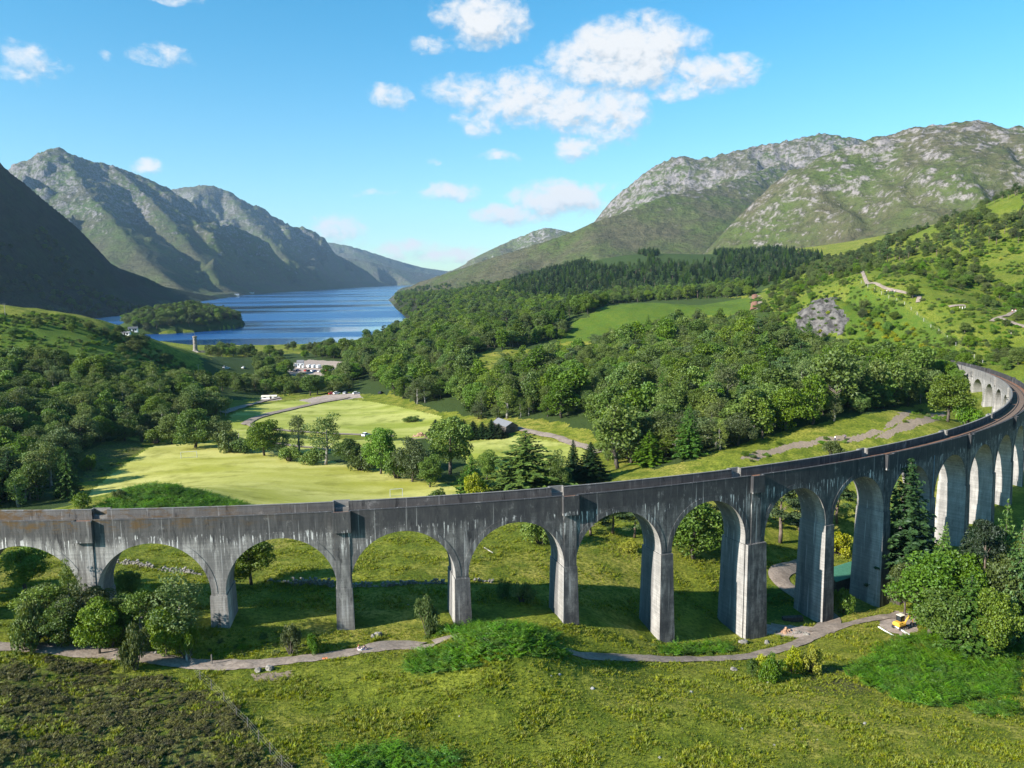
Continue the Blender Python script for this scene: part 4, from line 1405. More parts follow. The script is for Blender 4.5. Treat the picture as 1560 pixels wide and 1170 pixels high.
def bush(seed, leaf, nl=18, per=150, ls=0.052, flat=0.75):
    r = np.random.RandomState(seed)
    L = Leaves(seed + 1)
    m = MB()
    for i in range(nl):
        d = sphere_dirs(r, 1, 0.3)[0]; d[2] = abs(d[2])
        q = 0.25 + 0.45 * r.rand()
        c = np.array([d[0] * q, d[1] * q, 0.18 + d[2] * q * flat * 1.2])
        R = r.uniform(0.18, 0.30)
        n = int(per * (R / 0.24) ** 2)
        dd = sphere_dirs(r, n, 0.5)
        p = c + dd * (R * (0.55 + 0.5 * r.rand(n)))[:, None] * np.array([1, 1, 0.85])
        p[:, 2] = np.maximum(p[:, 2], 0.0)
        L.add(p, dd * 0.5 + sphere_dirs(r, n, 0.4) * 0.8, ls * r.uniform(0.6, 1.3, n), 1.6)
        m.tube([(r.randn() * 0.04, r.randn() * 0.04, -0.1), c * np.array([0.5, 0.5, 0.55]), c], [0.03, 0.02, 0.007], 4, False)
    return L.mesh('foliage', MAT[leaf]), m.mesh('stems', MAT['bark'], True)


def fern_clump(seed, leaf='fern', nf=12):
    """arching fronds, each with pairs of tapering leaflets"""
    r = np.random.RandomState(seed)
    L = Leaves(seed)
    V, Q = [], []
    for i in range(nf):
        a = i * 2.4 + r.randn() * 0.3
        l = r.uniform(0.7, 1.15); lean = r.uniform(0.35, 0.95)
        ca, sa = math.cos(a), math.sin(a)
        for t in np.linspace(0.25, 0.98, 6):
            rad = l * lean * t ** 1.3; z = l * (t * 1.05 - 0.55 * lean * t * t)
            w = 0.30 * l * math.sin(math.pi * min(1, t * 0.85 + 0.1)) ** 0.8
            d = 0.055 * l
            for sg in (-1, 1):
                b = len(V)
                o = r.randn(3) * 0.015
                V += [(rad * ca - d * ca, rad * sa - d * sa, z), (rad * ca + d * ca * 0.8 - sa * w * 0.5 * sg, rad * sa + d * sa * 0.8 + ca * w * 0.5 * sg, z + 0.01 + o[2]),
                      (rad * ca + 0.08 * l * ca - sa * w * sg + o[0], rad * sa + 0.08 * l * sa + ca * w * sg + o[1], z - 0.14 * w + o[2]), (rad * ca + d * ca - sa * w * 0.1 * sg, rad * sa + d * sa + ca * w * 0.1 * sg, z)]
                Q.append((b, b + 1, b + 2, b + 3))
    return np_mesh('fern_clump', np.array(V), np.array(Q), MAT[leaf])


def grass_tuft(seed, leaf='grass', n=14, h=1.0, w=0.05, spread=0.35):
    r = np.random.RandomState(seed)
    V, Fq = [], []
    for i in range(n):
        a = r.rand() * 6.283; q = spread * r.rand() ** 0.6
        bx, by = math.cos(a) * q * 0.5, math.sin(a) * q * 0.5
        l = h * r.uniform(0.5, 1.1); k = r.uniform(0.1, 0.6)
        tx, ty = math.cos(a + r.randn() * 0.6) * k, math.sin(a + r.randn() * 0.6) * k
        px_, py_ = -math.sin(a) * w, math.cos(a) * w
        b = len(V)
        V += [(bx - px_, by - py_, -0.05), (bx + px_, by + py_, -0.05), (bx + tx * 0.4 + px_ * 0.8, by + ty * 0.4 + py_ * 0.8, l * 0.6), (bx + tx * 0.4 - px_ * 0.8, by + ty * 0.4 - py_ * 0.8, l * 0.6)]
        Fq.append((b, b + 1, b + 2, b + 3))
        V += [(bx + tx + px_ * 0.15, by + ty + py_ * 0.15, l * (1 - 0.25 * k)), (bx + tx - px_ * 0.15, by + ty - py_ * 0.15, l * (1 - 0.25 * k))]
        Fq.append((b + 3, b + 2, b + 4, b + 5))
    return np_mesh('grass_tuft', np.array(V), np.array(Fq), MAT[leaf])


def joined(name, pair):
    """crown and trunk of a prototype as one mesh (for masses of trees)"""
    cr, tr = pair
    bm = bmesh.new(); bm.from_mesh(cr); n = len(bm.faces)
    bm.from_mesh(tr)
    bm.faces.ensure_lookup_table()
    for i in range(n, len(bm.faces)): bm.faces[i].material_index = 1
    me = bpy.data.meshes.new(name); bm.to_mesh(me); bm.free()
    me.materials.append(cr.materials[0]); me.materials.append(tr.materials[0])
    return me


_protos = {}
def scatter(name, P, rotz, scl, pid, meshes, label, tilt=None):
    """one countless mass (kind stuff): instances on points"""
    P = np.asarray(P, float); n = len(P)
    if n == 0: return
    me = bpy.data.meshes.new(name)
    me.vertices.add(n); me.vertices.foreach_set('co', P.astype(np.float32).ravel())
    rot = np.zeros((n, 3), np.float32); rot[:, 2] = rotz
    if tilt is not None: rot[:, :2] = tilt
    for nm, ty, key, v in (('rot', 'FLOAT_VECTOR', 'vector', rot.ravel()), ('scl', 'FLOAT_VECTOR', 'vector', np.asarray(scl, np.float32).ravel()), ('pid', 'INT', 'value', np.asarray(pid, np.int32))):
        a = me.attributes.new(nm, ty, 'POINT'); a.data.foreach_set(key, v)
    o = tag(link(name, me), label, None, None, 'stuff')
    ng = bpy.data.node_groups.new(name + '_scatter', 'GeometryNodeTree')
    ng.interface.new_socket('Geometry', in_out='INPUT', socket_type='NodeSocketGeometry')
    ng.interface.new_socket('Geometry', in_out='OUTPUT', socket_type='NodeSocketGeometry')
    N = ng.nodes; gi = N.new('NodeGroupInput'); go = N.new('NodeGroupOutput')
    iop = N.new('GeometryNodeInstanceOnPoints'); j = N.new('GeometryNodeJoinGeometry')
    for m in reversed(meshes):
        if m.name not in _protos: _protos[m.name] = bpy.data.objects.new(m.name, m)
        oi = N.new('GeometryNodeObjectInfo'); oi.inputs['Object'].default_value = _protos[m.name]
        oi.inputs['As Instance'].default_value = True
        ng.links.new(oi.outputs['Geometry'], j.inputs[0])
    ng.links.new(j.outputs[0], iop.inputs['Instance']); ng.links.new(gi.outputs[0], iop.inputs['Points'])
    iop.inputs['Pick Instance'].default_value = True

    def na(nm, t):
        q = N.new('GeometryNodeInputNamedAttribute'); q.data_type = t; q.inputs['Name'].default_value = nm
        return q.outputs[0]
    ng.links.new(na('pid', 'INT'), iop.inputs['Instance Index'])
    ng.links.new(na('scl', 'FLOAT_VECTOR'), iop.inputs['Scale'])
    e = N.new('FunctionNodeEulerToRotation'); ng.links.new(na('rot', 'FLOAT_VECTOR'), e.inputs[0])
    ng.links.new(e.outputs[0], iop.inputs['Rotation']); ng.links.new(iop.outputs[0], go.inputs[0])
    md = o.modifiers.new('scatter', 'NODES'); md.node_group = ng
    return o


def spots(poly, y0, y1, sp, seed, jitter=0.48, clump=0.0, excl=(), keep=1.0):
    """jittered grid in the world whose ground points project into the photo outline"""
    r = np.random.RandomState(seed)
    Ys = np.array([y0, y1], float)
    xs = [ray(p[0], 500)[0] / ray(p[0], 500)[1] for p in poly]
    xa, xb = min(min(xs) * y0, min(xs) * y1), max(max(xs) * y0, max(xs) * y1)
    gx, gy = np.meshgrid(np.arange(xa, xb, sp), np.arange(y0, y1, sp))
    gx = gx.ravel() + r.uniform(-jitter, jitter, gx.size) * sp; gy = gy.ravel() + r.uniform(-jitter, jitter, gy.size) * sp
    a = gx / gy
    m = (a > min(xs) - 0.01) & (a < max(xs) + 0.01)
    gx, gy = gx[m], gy[m]
    z = height(gx, gy)
    px, py = project(gx, gy, z)
    m = in_poly(px, py, poly)
    if clump > 0:
        m &= fbm(gx / (sp * 6), gy / (sp * 6), 3, seed) > (clump - 0.5) * 0.9
    if keep < 1: m &= r.rand(len(gx)) < keep
    for ex in excl: m &= ~in_poly(px, py, ex)
    m &= z > 0.4
    gx, gy, z = gx[m], gy[m], z[m]
    ok = np.ones(len(gx), bool)
    for pts, w in _sv: ok &= seg_dist(gx, gy, pts)[0] > w / 2 + 0.8
    # keep clear of the viaduct
    rad = np.hypot(gx - VCX, gy - VCY)
    ok &= ~((np.abs(rad - (VR - VW / 2)) < 5.0) & (np.arctan2(gx - VCX, VCY - gy) < VTH0 + (pier_s(21) + 20) / VR))
    return np.stack([gx[ok], gy[ok], z[ok]], 1), px[m][ok], py[m][ok]
# ------------------------------------------------------------------ prototypes and placing
PR = {}


def build_protos():
    veg_materials()
    for i in range(3): PR['oak%d' % i] = broadleaf(100 + i, 'oak')
    for i in range(2): PR['tall%d' % i] = broadleaf(120 + i, 'oak', 'bark', 0.24, 0.55, 0.45, 40, 90, 0.034, (0.075, 0.13), 0.3, 0.3)
    for i in range(3): PR['birch%d' % i] = birch(140 + i)
    for i in range(2): PR['bright%d' % i] = broadleaf(160 + i, 'bright', 'bark', 0.38, 0.56, 0.42, 40, 220, 0.0255, (0.10, 0.17))
    for i in range(2): PR['willow%d' % i] = broadleaf(180 + i, 'willow', 'bark', 0.44, 0.50, 0.44, 48, 165, 0.0255, (0.09, 0.16), 0.2, 0.35)
    for i in range(3): PR['spruce%d' % i] = conifer(200 + i, 'spruce')
    for i in range(2): PR['fir%d' % i] = conifer(220 + i, 'fir', 0.24, 0.04, 28, 10, 0.024, 0.25, 0.75, 0.2)
    PR['cypress0'] = conifer(230, 'fir', 0.27, 0.02, 30, 10, 0.026, 0.5, 0.6, 0.12)
    for i in range(3): PR['pine%d' % i] = scots_pine(240 + i)
    PR['darkpine0'] = scots_pine(250, 'spruce', 0.26, 0.25)
    for i in range(2): PR['bush%d' % i] = bush(260 + i, 'oak')
    for i in range(2): PR['wbush%d' % i] = bush(270 + i, 'willow')
    for i in range(2): PR['bbush%d' % i] = bush(280 + i, 'bright')
    PR['ybush0'] = bush(290, 'yellow', 18, 140, 0.056)
    PR['fern'] = [fern_clump(300 + i) for i in range(3)]
    PR['grass'] = [grass_tuft(310 + i) for i in range(3)]
    PR['heather'] = [bush(320 + i, 'heather', 9, 70, 0.085, 0.5)[0] for i in range(2)] + [grass_tuft(330, 'heather', 16, 0.8, 0.06, 0.6)]


_bb = {}
def proto_size(key):
    if key not in _bb:
        v = np.empty(len(PR[key][0].vertices) * 3, np.float32); PR[key][0].vertices.foreach_get('co', v)
        v = v.reshape(-1, 3)
        _bb[key] = (float(np.percentile(np.abs(v[:, :2]), 97)) * 2, float(np.percentile(v[:, 2], 99.6)))
    return _bb[key]


KINDNAME = {'oak': ('broadleaf_tree', 'tree'), 'tall': ('broadleaf_tree', 'tree'), 'birch': ('birch_tree', 'tree'), 'bright': ('broadleaf_tree', 'tree'), 'willow': ('willow_tree', 'tree'), 'spruce': ('spruce_tree', 'conifer'), 'fir': ('fir_tree', 'conifer'), 'cypress': ('cypress_tree', 'conifer'), 'pine': ('pine_tree', 'conifer'), 'darkpine': ('pine_tree', 'conifer'), 'bush': ('shrub', 'shrub'), 'wbush': ('shrub', 'shrub'), 'bbush': ('shrub', 'shrub'), 'ybush': ('shrub', 'shrub')}


def plant(key, loc, h, sx, rz, label, group=None):
    nm, cat = KINDNAME[key.rstrip('0123456789')]
    E_ = empty(nm, loc, rz, label, cat, group)
    E_.scale = (sx, sx, h)
    a, b = PR[key]
    isb = cat == 'shrub'
    link('foliage' if isb else 'crown', a, E_); link('stems' if isb else 'trunk', b, E_)
    return E_


def tree_px(key, px, base, top, wid, label, Y=None, group=None):
    """base: photo row where the stem meets the ground (or Y given); top row; crown width in photo px"""
    if Y is None:
        g = ground_px(px, base)
    else:
        q = at_y(px, 600, Y); g = np.array([q[0], Y, 0.0])
        g[2] = float(height(g[:1], g[1:2])[0])
    t = at_y(px, top, g[1])
    h = max(0.4, t[2] - g[2] + 0.1)
    pw, ph = proto_size(key)
    w = wid * g[1] / F
    HAND.append((g[0], g[1], w / 2))
    return plant(key, (g[0], g[1], g[2] - 0.05), h / ph, w / pw, (px * 37 % 628) / 100.0, label, group)


HAND = []
HAND_TREES = [
    # front left, at the foot of the viaduct
    ('birch0', 32, 968, 895, 74, 'slim pale birch at the far left beside the track, in front of the first arch', 99),
    ('willow0', 92, 975, 893, 78, 'broad grey-green willow between the left-hand birch and the first pier', 98.5),
    ('birch1', 78, 950, 856, 30, 'thin birch whose tip rises into the first arch', 101),
    ('willow1', 140, 972, 913, 62, 'rounded grey-green willow hiding the foot of the first pier', 98),
    ('birch2', 243, 992, 870, 76, 'tallest feathery birch left of the track gate', 98),
    ('willow1', 212, 975, 905, 56, 'low willow leaning against the tallest feathery birch', 99),
    ('wbush0', 174, 1006, 955, 36, 'grey-green shrub on the near edge of the track', 93),
    ('wbush1', 12, 962, 915, 60, 'grey-green shrub cut by the left edge of the photo', 96),
    ('oak0', 10, 935, 836, 72, 'dark rounded tree shaded behind the first arch', 118),
    ('oak1', 172, 945, 870, 40, 'small dark tree in shade right of the first pier', 114),
    ('oak2', 383, 890, 822, 66, 'dark rounded tree standing alone in the meadow, seen through the third arch', None),
    ('wbush0', 640, 948, 908, 30, 'feathery shrub left of the fourth pier', 107),
    ('wbush1', 421, 990, 952, 32, 'green shrub on the bank above the track, larger of two', 99),
    ('bbush0', 460, 990, 966, 20, 'small green shrub on the bank above the track, smaller of two', 99),
    ('wbush0', 795, 918, 888, 34, 'pale grey-green shrub in the meadow beyond the fifth arch', None),
    ('bush0', 768, 908, 885, 26, 'dark low shrub in the meadow beyond the fifth arch', None),
    ('bush1', 825, 828, 780, 60, 'olive shrub high on the slope behind the fifth arch', None),
    ('oak1', 40, 960, 888, 66, 'dark green tree at the back of the thicket under the first arch', 102),
    ('oak0', 112, 965, 898, 62, 'broad olive tree at the back of the thicket left of the first pier', 102),
    ('birch2', 162, 968, 905, 58, 'leafy birch in front of the first pier foot', 101),
    ('birch1', 262, 985, 908, 36, 'short birch at the right end of the thicket', 98.5),
    ('oak1', 225, 990, 925, 52, 'bushy dark tree low beside the tallest feathery birch', 97),
    ('oak1', 60, 985, 915, 60, 'dark green tree at the front of the thicket below the first arch', 96.5),
    ('oak2', 118, 985, 918, 56, 'round dark tree in the middle of the thicket by the track', 96),
    ('birch0', 185, 980, 902, 50, 'pale leafy birch between the thicket and the tallest birch', 98),
    ('bush1', 256, 995, 948, 36, 'dark shrub at the foot of the tallest feathery birch', 96.5),
    ('bush0', 5, 980, 925, 50, 'dark shrub under the left-hand birch', 95.5),
    # seen through the right-hand arches
    ('pine0', 900, 862, 778, 46, 'young pine at the left of the clump behind the sixth arch', 162),
    ('pine1', 935, 860, 770, 50, 'middle pine of the clump behind the sixth arch', 164),
    ('pine2', 968, 858, 775, 40, 'right-hand pine of the clump behind the sixth arch', 163),
    ('ybush0', 963, 870, 822, 26, 'bright yellow-green shrub left of the sixth pier', 154),
    ('bright0', 1062, 892, 762, 92, 'large glossy green tree filling the seventh arch', 155),
    ('darkpine0', 1105, 880, 770, 50, 'dark pine shaded behind the large glossy green tree', 160),
    ('pine1', 1196, 868, 735, 62, 'bare-stemmed pine framed in the eighth arch', 176),
    ('darkpine0', 1168, 866, 752, 40, 'dark pine left of the bare-stemmed pine in the eighth arch', 182),
    ('darkpine0', 1225, 866, 760, 46, 'dark pine right of the bare-stemmed pine in the eighth arch', 184),
    ('pine2', 1284, 860, 735, 46, 'pine above the green roof in the ninth arch', 188),
    ('ybush0', 1288, 862, 812, 40, 'yellow-green shrub just behind the green-roofed shed', 176),
    ('bush1', 1297, 922, 895, 36, 'dark low shrub at the left foot of the eighth pier', 143),
    ('spruce0', 1394, 912, 706, 96, 'tall dark spruce standing against the viaduct piers', 150),
    ('fir0', 1374, 870, 720, 40, 'green fir behind the tall dark spruce', 176),
    # clump in front of the viaduct at the right
    ('bright1', 1437, 975, 846, 98, 'broad bright green tree above the yellow digger', 127),
    ('bright0', 1480, 985, 846, 80, 'rich green tree in the middle of the clump right of the digger', 127),
    ('fir1', 1452, 950, 808, 58, 'dark green fir rising behind the broad bright green tree', 137),
    ('fir0', 1455, 940, 800, 30, 'pale green fir tip at the back of the clump', 143),
    ('darkpine0', 1520, 1000, 794, 66, 'tall dark pine at the right of the clump', 126),
    ('fir1', 1548, 1005, 770, 60, 'tall fir cut by the right edge of the photo', 128),
    ('spruce1', 1490, 980, 806, 56, 'slim dark spruce between the rich green tree and the tall pine', 133),
    ('fir0', 1500, 1012, 880, 70, 'low green fir at the front of the clump', 119),
    ('fir1', 1575, 1010, 800, 60, 'fir mostly outside the right edge of the photo', 122),
    ('oak1', 1545, 1022, 900, 66, 'low dark green tree above the fern bank', 117),
    ('oak2', 1396, 925, 858, 48, 'small dark green tree beside the blue-roofed shed', 139),
    ('darkpine0', 1535, 985, 812, 66, 'dense dark pine behind the tall dark pine of the clump', 136),
    ('oak2', 1560, 1010, 850, 76, 'dark broadleaf at the right edge of the clump', 124),
    ('oak2', 1462, 992, 900, 76, 'low leafy tree at the foot of the bright green tree by the digger', 121),
    ('bush0', 1190, 1028, 1000, 38, 'dark rounded shrub just below the bend of the track', 103),
    ('ybush0', 1174, 1022, 998, 26, 'yellow-green shrub left of the dark rounded shrub', 105),
    ('ybush0', 1224, 1008, 986, 28, 'yellow-green shrub on its own above the russet grass', 108),
    ('ybush0', 1254, 1012, 984, 34, 'wider yellow-green shrub beside the russet grass', 108),
    ('bush1', 1160, 1022, 1003, 22, 'small green shrub left of the yellow-green one below the track', 105),
    # beyond the parapet
    ('fir1', 800, 0, 660, 118, 'great bushy conifer rising over the middle of the parapet', 208),
    ('willow0', 848, 0, 686, 36, 'slim grey-green tree at the right shoulder of the bushy conifer', 205),
    ('oak0', 686, 722, 636, 66, 'open round-headed tree with a bare trunk by the river stones', None),
    ('fir0', 716, 0, 694, 40, 'dark fir just over the parapet left of the bushy conifer', 212),
    ('ybush0', 720, 0, 722, 34, 'yellow-green shrub at the foot of the dark fir', 203),
    ('oak1', 742, 730, 688, 36, 'small dark tree between the fir and the bushy conifer', None),
    ('spruce1', 873, 0, 672, 26, 'left of two spruces over the parapet', 222),
    ('spruce2', 900, 0, 676, 50, 'broader of two spruces over the parapet', 216),
    ('tall0', 942, 0, 606, 62, 'tallest tree over the parapet, slim with an open crown', 232),
    ('fir1', 990, 0, 658, 46, 'green fir right of the tallest slim tree', 226),
    ('birch0', 1030, 0, 650, 50, 'birch in the row behind the parapet', 232),
    ('birch1', 1095, 0, 642, 60, 'pale birch at the edge of the clearing', 232),
    ('wbush0', 1268, 697, 672, 26, 'round grey-green shrub in the clearing', None),
    ('oak2', 1446, 0, 572, 58, 'dark round tree hiding the far end of the viaduct', 262),
    ('bbush0', 1478, 0, 612, 40, 'bright shrub at the foot of the white far piers', 258),
    ('bush0', 663, 760, 746, 26, 'low shrub on the playing field edge next to the parapet', 205),
    # trees along the field edges
    ('bright1', 297, 682, 624, 54, 'bright green round tree at the top corner of the playing field', None),
    ('willow0', 334, 682, 634, 38, 'grey-green tree right of the bright round tree', None),
    ('oak1', 262, 676, 630, 36, 'olive tree left of the bright round tree', None),
    ('willow1', 190, 671, 638, 36, 'round tree at the left end of the field-corner row', None),
    ('bush1', 237, 676, 652, 40, 'dark low tree in the middle of the field-corner row', None),
    ('wbush1', 215, 673, 648, 24, 'small grey tree in the field-corner row', None),
    ('wbush0', 349, 688, 656, 34, 'olive shrub behind the pair of field poles', None),
    ('oak2', 403, 694, 642, 48, 'spreading tree at the left end of the riverside row', None),
    ('birch2', 430, 694, 652, 26, 'slim tree next to the spreading riverside tree', None),
    ('birch0', 455, 690, 632, 24, 'thin sparse tree standing above the riverside row', None),
    ('birch1', 496, 708, 630, 44, 'sparse feathery tree in the riverside row', None),
    ('oak0', 530, 712, 668, 40, 'dark rounded tree in the riverside row', None),
    ('bright0', 580, 722, 654, 46, 'bright leafy tree at the middle of the riverside row', None),
    ('willow1', 628, 734, 668, 52, 'grey-green tree near the right end of the riverside row', None),
    ('oak1', 655, 742, 694, 36, 'dark tree at the right end of the riverside row', None),
    ('bush0', 550, 716, 684, 40, 'low dark tree right of the dark rounded riverside tree', None),
    ('bush1', 605, 728, 690, 40, 'low dark tree under the bright riverside tree', None),
    ('bush0', 370, 690, 668, 34, 'dark shrub at the start of the riverside row', None),
    ('bush1', 440, 702, 680, 40, 'dark thicket under the thin sparse tree', None),
    ('bush0', 478, 706, 684, 36, 'dark thicket left of the sparse feathery tree', None),
    ('cypress0', 105, 757, 688, 34, 'neat cone-shaped light green conifer by the field', None),
    ('bush0', 137, 716, 694, 22, 'small round shrub right of the cone-shaped conifer', None),
    ('bush1', 127, 776, 750, 30, 'dark shrub just over the left parapet', None),
    ('bush0', 182, 760, 746, 20, 'tiny round tree at the tip of the fern mound', None),
    ('fir0', 35, 735, 660, 36, 'blue-green fir at the left edge of the wood', None),
    ('spruce0', 18, 760, 690, 40, 'dark spruce in the corner above the left parapet', None),
    ('willow0', 88, 700, 655, 40, 'grey bushy tree above the cone-shaped conifer', None),
    ('bush0', 628, 642, 634, 24, 'isolated dark bush in the mown meadow', None),
]


def hedge_and_hand():
    for i, row in enumerate(HAND_TREES):
        key, px, base, top, wid, lab, Y = row
        if Y is not None and Y < 170: Y = Y * 1.0
        tree_px(key, px, base, top, wid, lab, Y)
    for i, px in enumerate((664, 679, 693, 707, 721, 735, 749, 760)):
        tree_px('spruce%d' % (i % 3), px, 669 - abs(px - 715) * 0.06, 640 + (i % 3) * 2 + (4 if i == 7 else 0), 26, 'dark clipped conifer in the hedge beside the grey barn', None, 'conifers of the dark hedge by the barn')


# zones: name, label for single trees, stuff label, photo outline, depth range, spacing, kinds (key, weight, hmin, hmax), clump, excl
CLEAR1 = [(895, 405), (900, 386), (940, 380), (990, 392), (985, 404), (930, 408)]
CLEAR2 = [(990, 396), (1010, 384), (1080, 384), (1105, 398), (1050, 406)]
MEADOWHILL = [(700, 560), (720, 540), (780, 530), (840, 535), (862, 515), (880, 490), (930, 465), (1010, 458), (1150, 450), (1150, 478), (1080, 482), (1010, 500), (960, 515), (900, 545), (820, 560), (740, 580)]
KNOLL_OPEN = [(20, 500), (140, 505), (260, 548), (330, 590), (300, 600), (200, 560), (60, 540)]
PARK = [(425, 560), (435, 545), (545, 548), (545, 566), (500, 575), (450, 578)]
ZONES = [
    ('slope_wood', 'broadleaf tree in the shaded wood left of the playing field', 'shaded mixed wood on the left slope', [(-200, 560), (60, 556), (200, 585), (300, 590), (335, 612), (335, 636), (250, 660), (180, 668), (110, 690), (92, 720), (60, 785), (-200, 800)], 215, 470, 6.6, (('oak', 3, 8, 13), ('willow', 2, 7, 12), ('birch', 2, 8, 14), ('tall', 1, 9, 14)), 0, ()),
    ('knoll_trees', 'scattered tree on the ferny knoll above the left wood', 'scattered trees of the ferny knoll', [(-200, 475), (0, 478), (150, 492), (250, 535), (330, 575), (335, 605), (200, 585), (60, 556), (-200, 560)], 330, 620, 13, (('oak', 3, 4, 8), ('willow', 3, 4, 8)), 0.50, ()),
    ('loch_side_trees', 'round tree on the flat by the car park', 'trees on the flat by the loch', [(310, 548), (330, 536), (470, 532), (600, 526), (620, 540), (520, 560), (540, 600), (560, 602), (470, 604), (440, 603), (400, 600), (335, 600), (345, 575), (425, 580)], 420, 860, 11, (('oak', 3, 8, 12), ('bright', 1, 7, 11), ('willow', 2, 6, 10)), 0.50, (PARK, [(330, 545), (395, 545), (400, 560), (330, 580)])),
    ('valley_wood', 'tree in the dense valley wood right of the mown meadow', 'dense green wood on the valley floor', [(520, 545), (600, 508), (660, 500), (760, 520), (860, 500), (862, 515), (780, 530), (720, 542), (700, 560), (740, 580), (820, 560), (900, 545), (960, 515), (1000, 500), (1060, 500), (1180, 510), (1260, 540), (1330, 570), (1440, 570), (1450, 600), (1420, 612), (1300, 636), (1180, 668), (1120, 680), (1060, 710), (960, 735), (900, 690), (880, 672), (800, 645), (690, 636), (610, 606), (560, 575), (510, 590), (540, 565)], 225, 1000, 7.2, (('oak', 5, 6, 14), ('birch', 4, 8, 15), ('bright', 2, 6, 12), ('willow', 3, 6, 12), ('tall', 3, 11, 18), ('fir', 1.2, 10, 17), ('pine', 0.6, 10, 15)), 0, (MEADOWHILL, [(700, 600), (700, 640), (610, 625)], [(760, 640), (900, 640), (930, 700), (800, 690)])),
    ('ridge_wood', 'tree on the wooded rise behind the fern hill', 'woods behind the fern hill', [(760, 520), (640, 500), (628, 496), (640, 470), (700, 455), (780, 455), (880, 465), (930, 452), (1010, 448), (1140, 442), (1150, 452), (1010, 458), (930, 463), (870, 490), (850, 505)], 640, 1500, 9.5, (('oak', 4, 9, 14), ('tall', 2, 11, 17), ('fir', 1, 10, 17), ('pine', 1, 11, 17)), 0, ()),
    ('conifer_forest', 'dark conifer of the plantation below the domed mountain', 'dark conifer plantation on the lower hillside', [(740, 470), (775, 448), (780, 430), (830, 412), (880, 398), (950, 380), (1050, 376), (1150, 378), (1250, 388), (1270, 405), (1220, 425), (1160, 442), (1000, 448), (880, 462), (800, 462)], 900, 2100, 12.5, (('spruce', 4, 10, 17), ('fir', 3, 9, 16), ('pine', 2, 9, 15)), 0, (CLEAR1, CLEAR2)),
    ('far_shore_trees', 'small tree on the far right shore', 'trees along the far right shore', [(600, 452), (640, 438), (720, 430), (790, 432), (780, 450), (700, 456), (640, 470), (628, 492), (612, 478)], 1100, 3600, 19, (('oak', 4, 8, 14), ('fir', 1, 9, 14)), 0.36, ()),
    ('islet_wood', 'tree of the wooded islet', 'rounded trees covering the islet', [(190, 520), (190, 470), (260, 455), (330, 460), (372, 490), (372, 512), (320, 516), (240, 520)], 1120, 1470, 9.5, (('oak', 4, 9, 13), ('willow', 2, 9, 13), ('pine', 1, 10, 16)), 0, ()),
    ('dark_hill_trees', 'tree on the shaded lower hillside', 'scattered trees on the lower dark hillside', [(-150, 330), (60, 350), (120, 400), (200, 450), (260, 475), (200, 490), (100, 490), (-150, 480)], 1250, 2100, 21, (('oak', 3, 9, 15), ('willow', 3, 9, 15)), 0.42, ()),
    ('hillside_pines', 'grey-green tree on the right-hand hillside', 'grey-green trees along the right-hand ridge', [(1180, 420), (1260, 395), (1350, 370), (1420, 350), (1480, 325), (1560, 286), (1650, 260), (1650, 360), (1560, 370), (1480, 385), (1400, 395), (1330, 410), (1250, 425)], 420, 1250, 9.0, (('pine', 3, 6, 11), ('willow', 3, 5, 9)), 0.30, ()),
    ('hillside_scrub', 'scattered tree on the open right-hand slope', 'scattered scrub of the right-hand slope', [(1160, 470), (1180, 425), (1300, 405), (1480, 388), (1650, 370), (1650, 560), (1570, 590), (1500, 560), (1450, 545), (1330, 545), (1240, 525), (1180, 505)], 330, 800, 9.0, (('oak', 3, 3, 7), ('willow', 3, 3, 6), ('bright', 2, 3, 6)), 0.44, (ROCK[0][0], [(1205, 500), (1250, 440), (1300, 435), (1300, 510)], [(1265, 450), (1300, 430), (1400, 470), (1380, 490)])),
    ('viaduct_end_wood', 'tree on the slope beside the far end of the viaduct', 'trees by the far end of the viaduct', [(1330, 545), (1450, 548), (1475, 560), (1470, 600), (1440, 612), (1400, 600), (1330, 575), (1250, 540)], 262, 480, 7.0, (('oak', 3, 6, 10), ('bright', 3, 5, 9), ('birch', 1, 7, 10)), 0, ()),
]


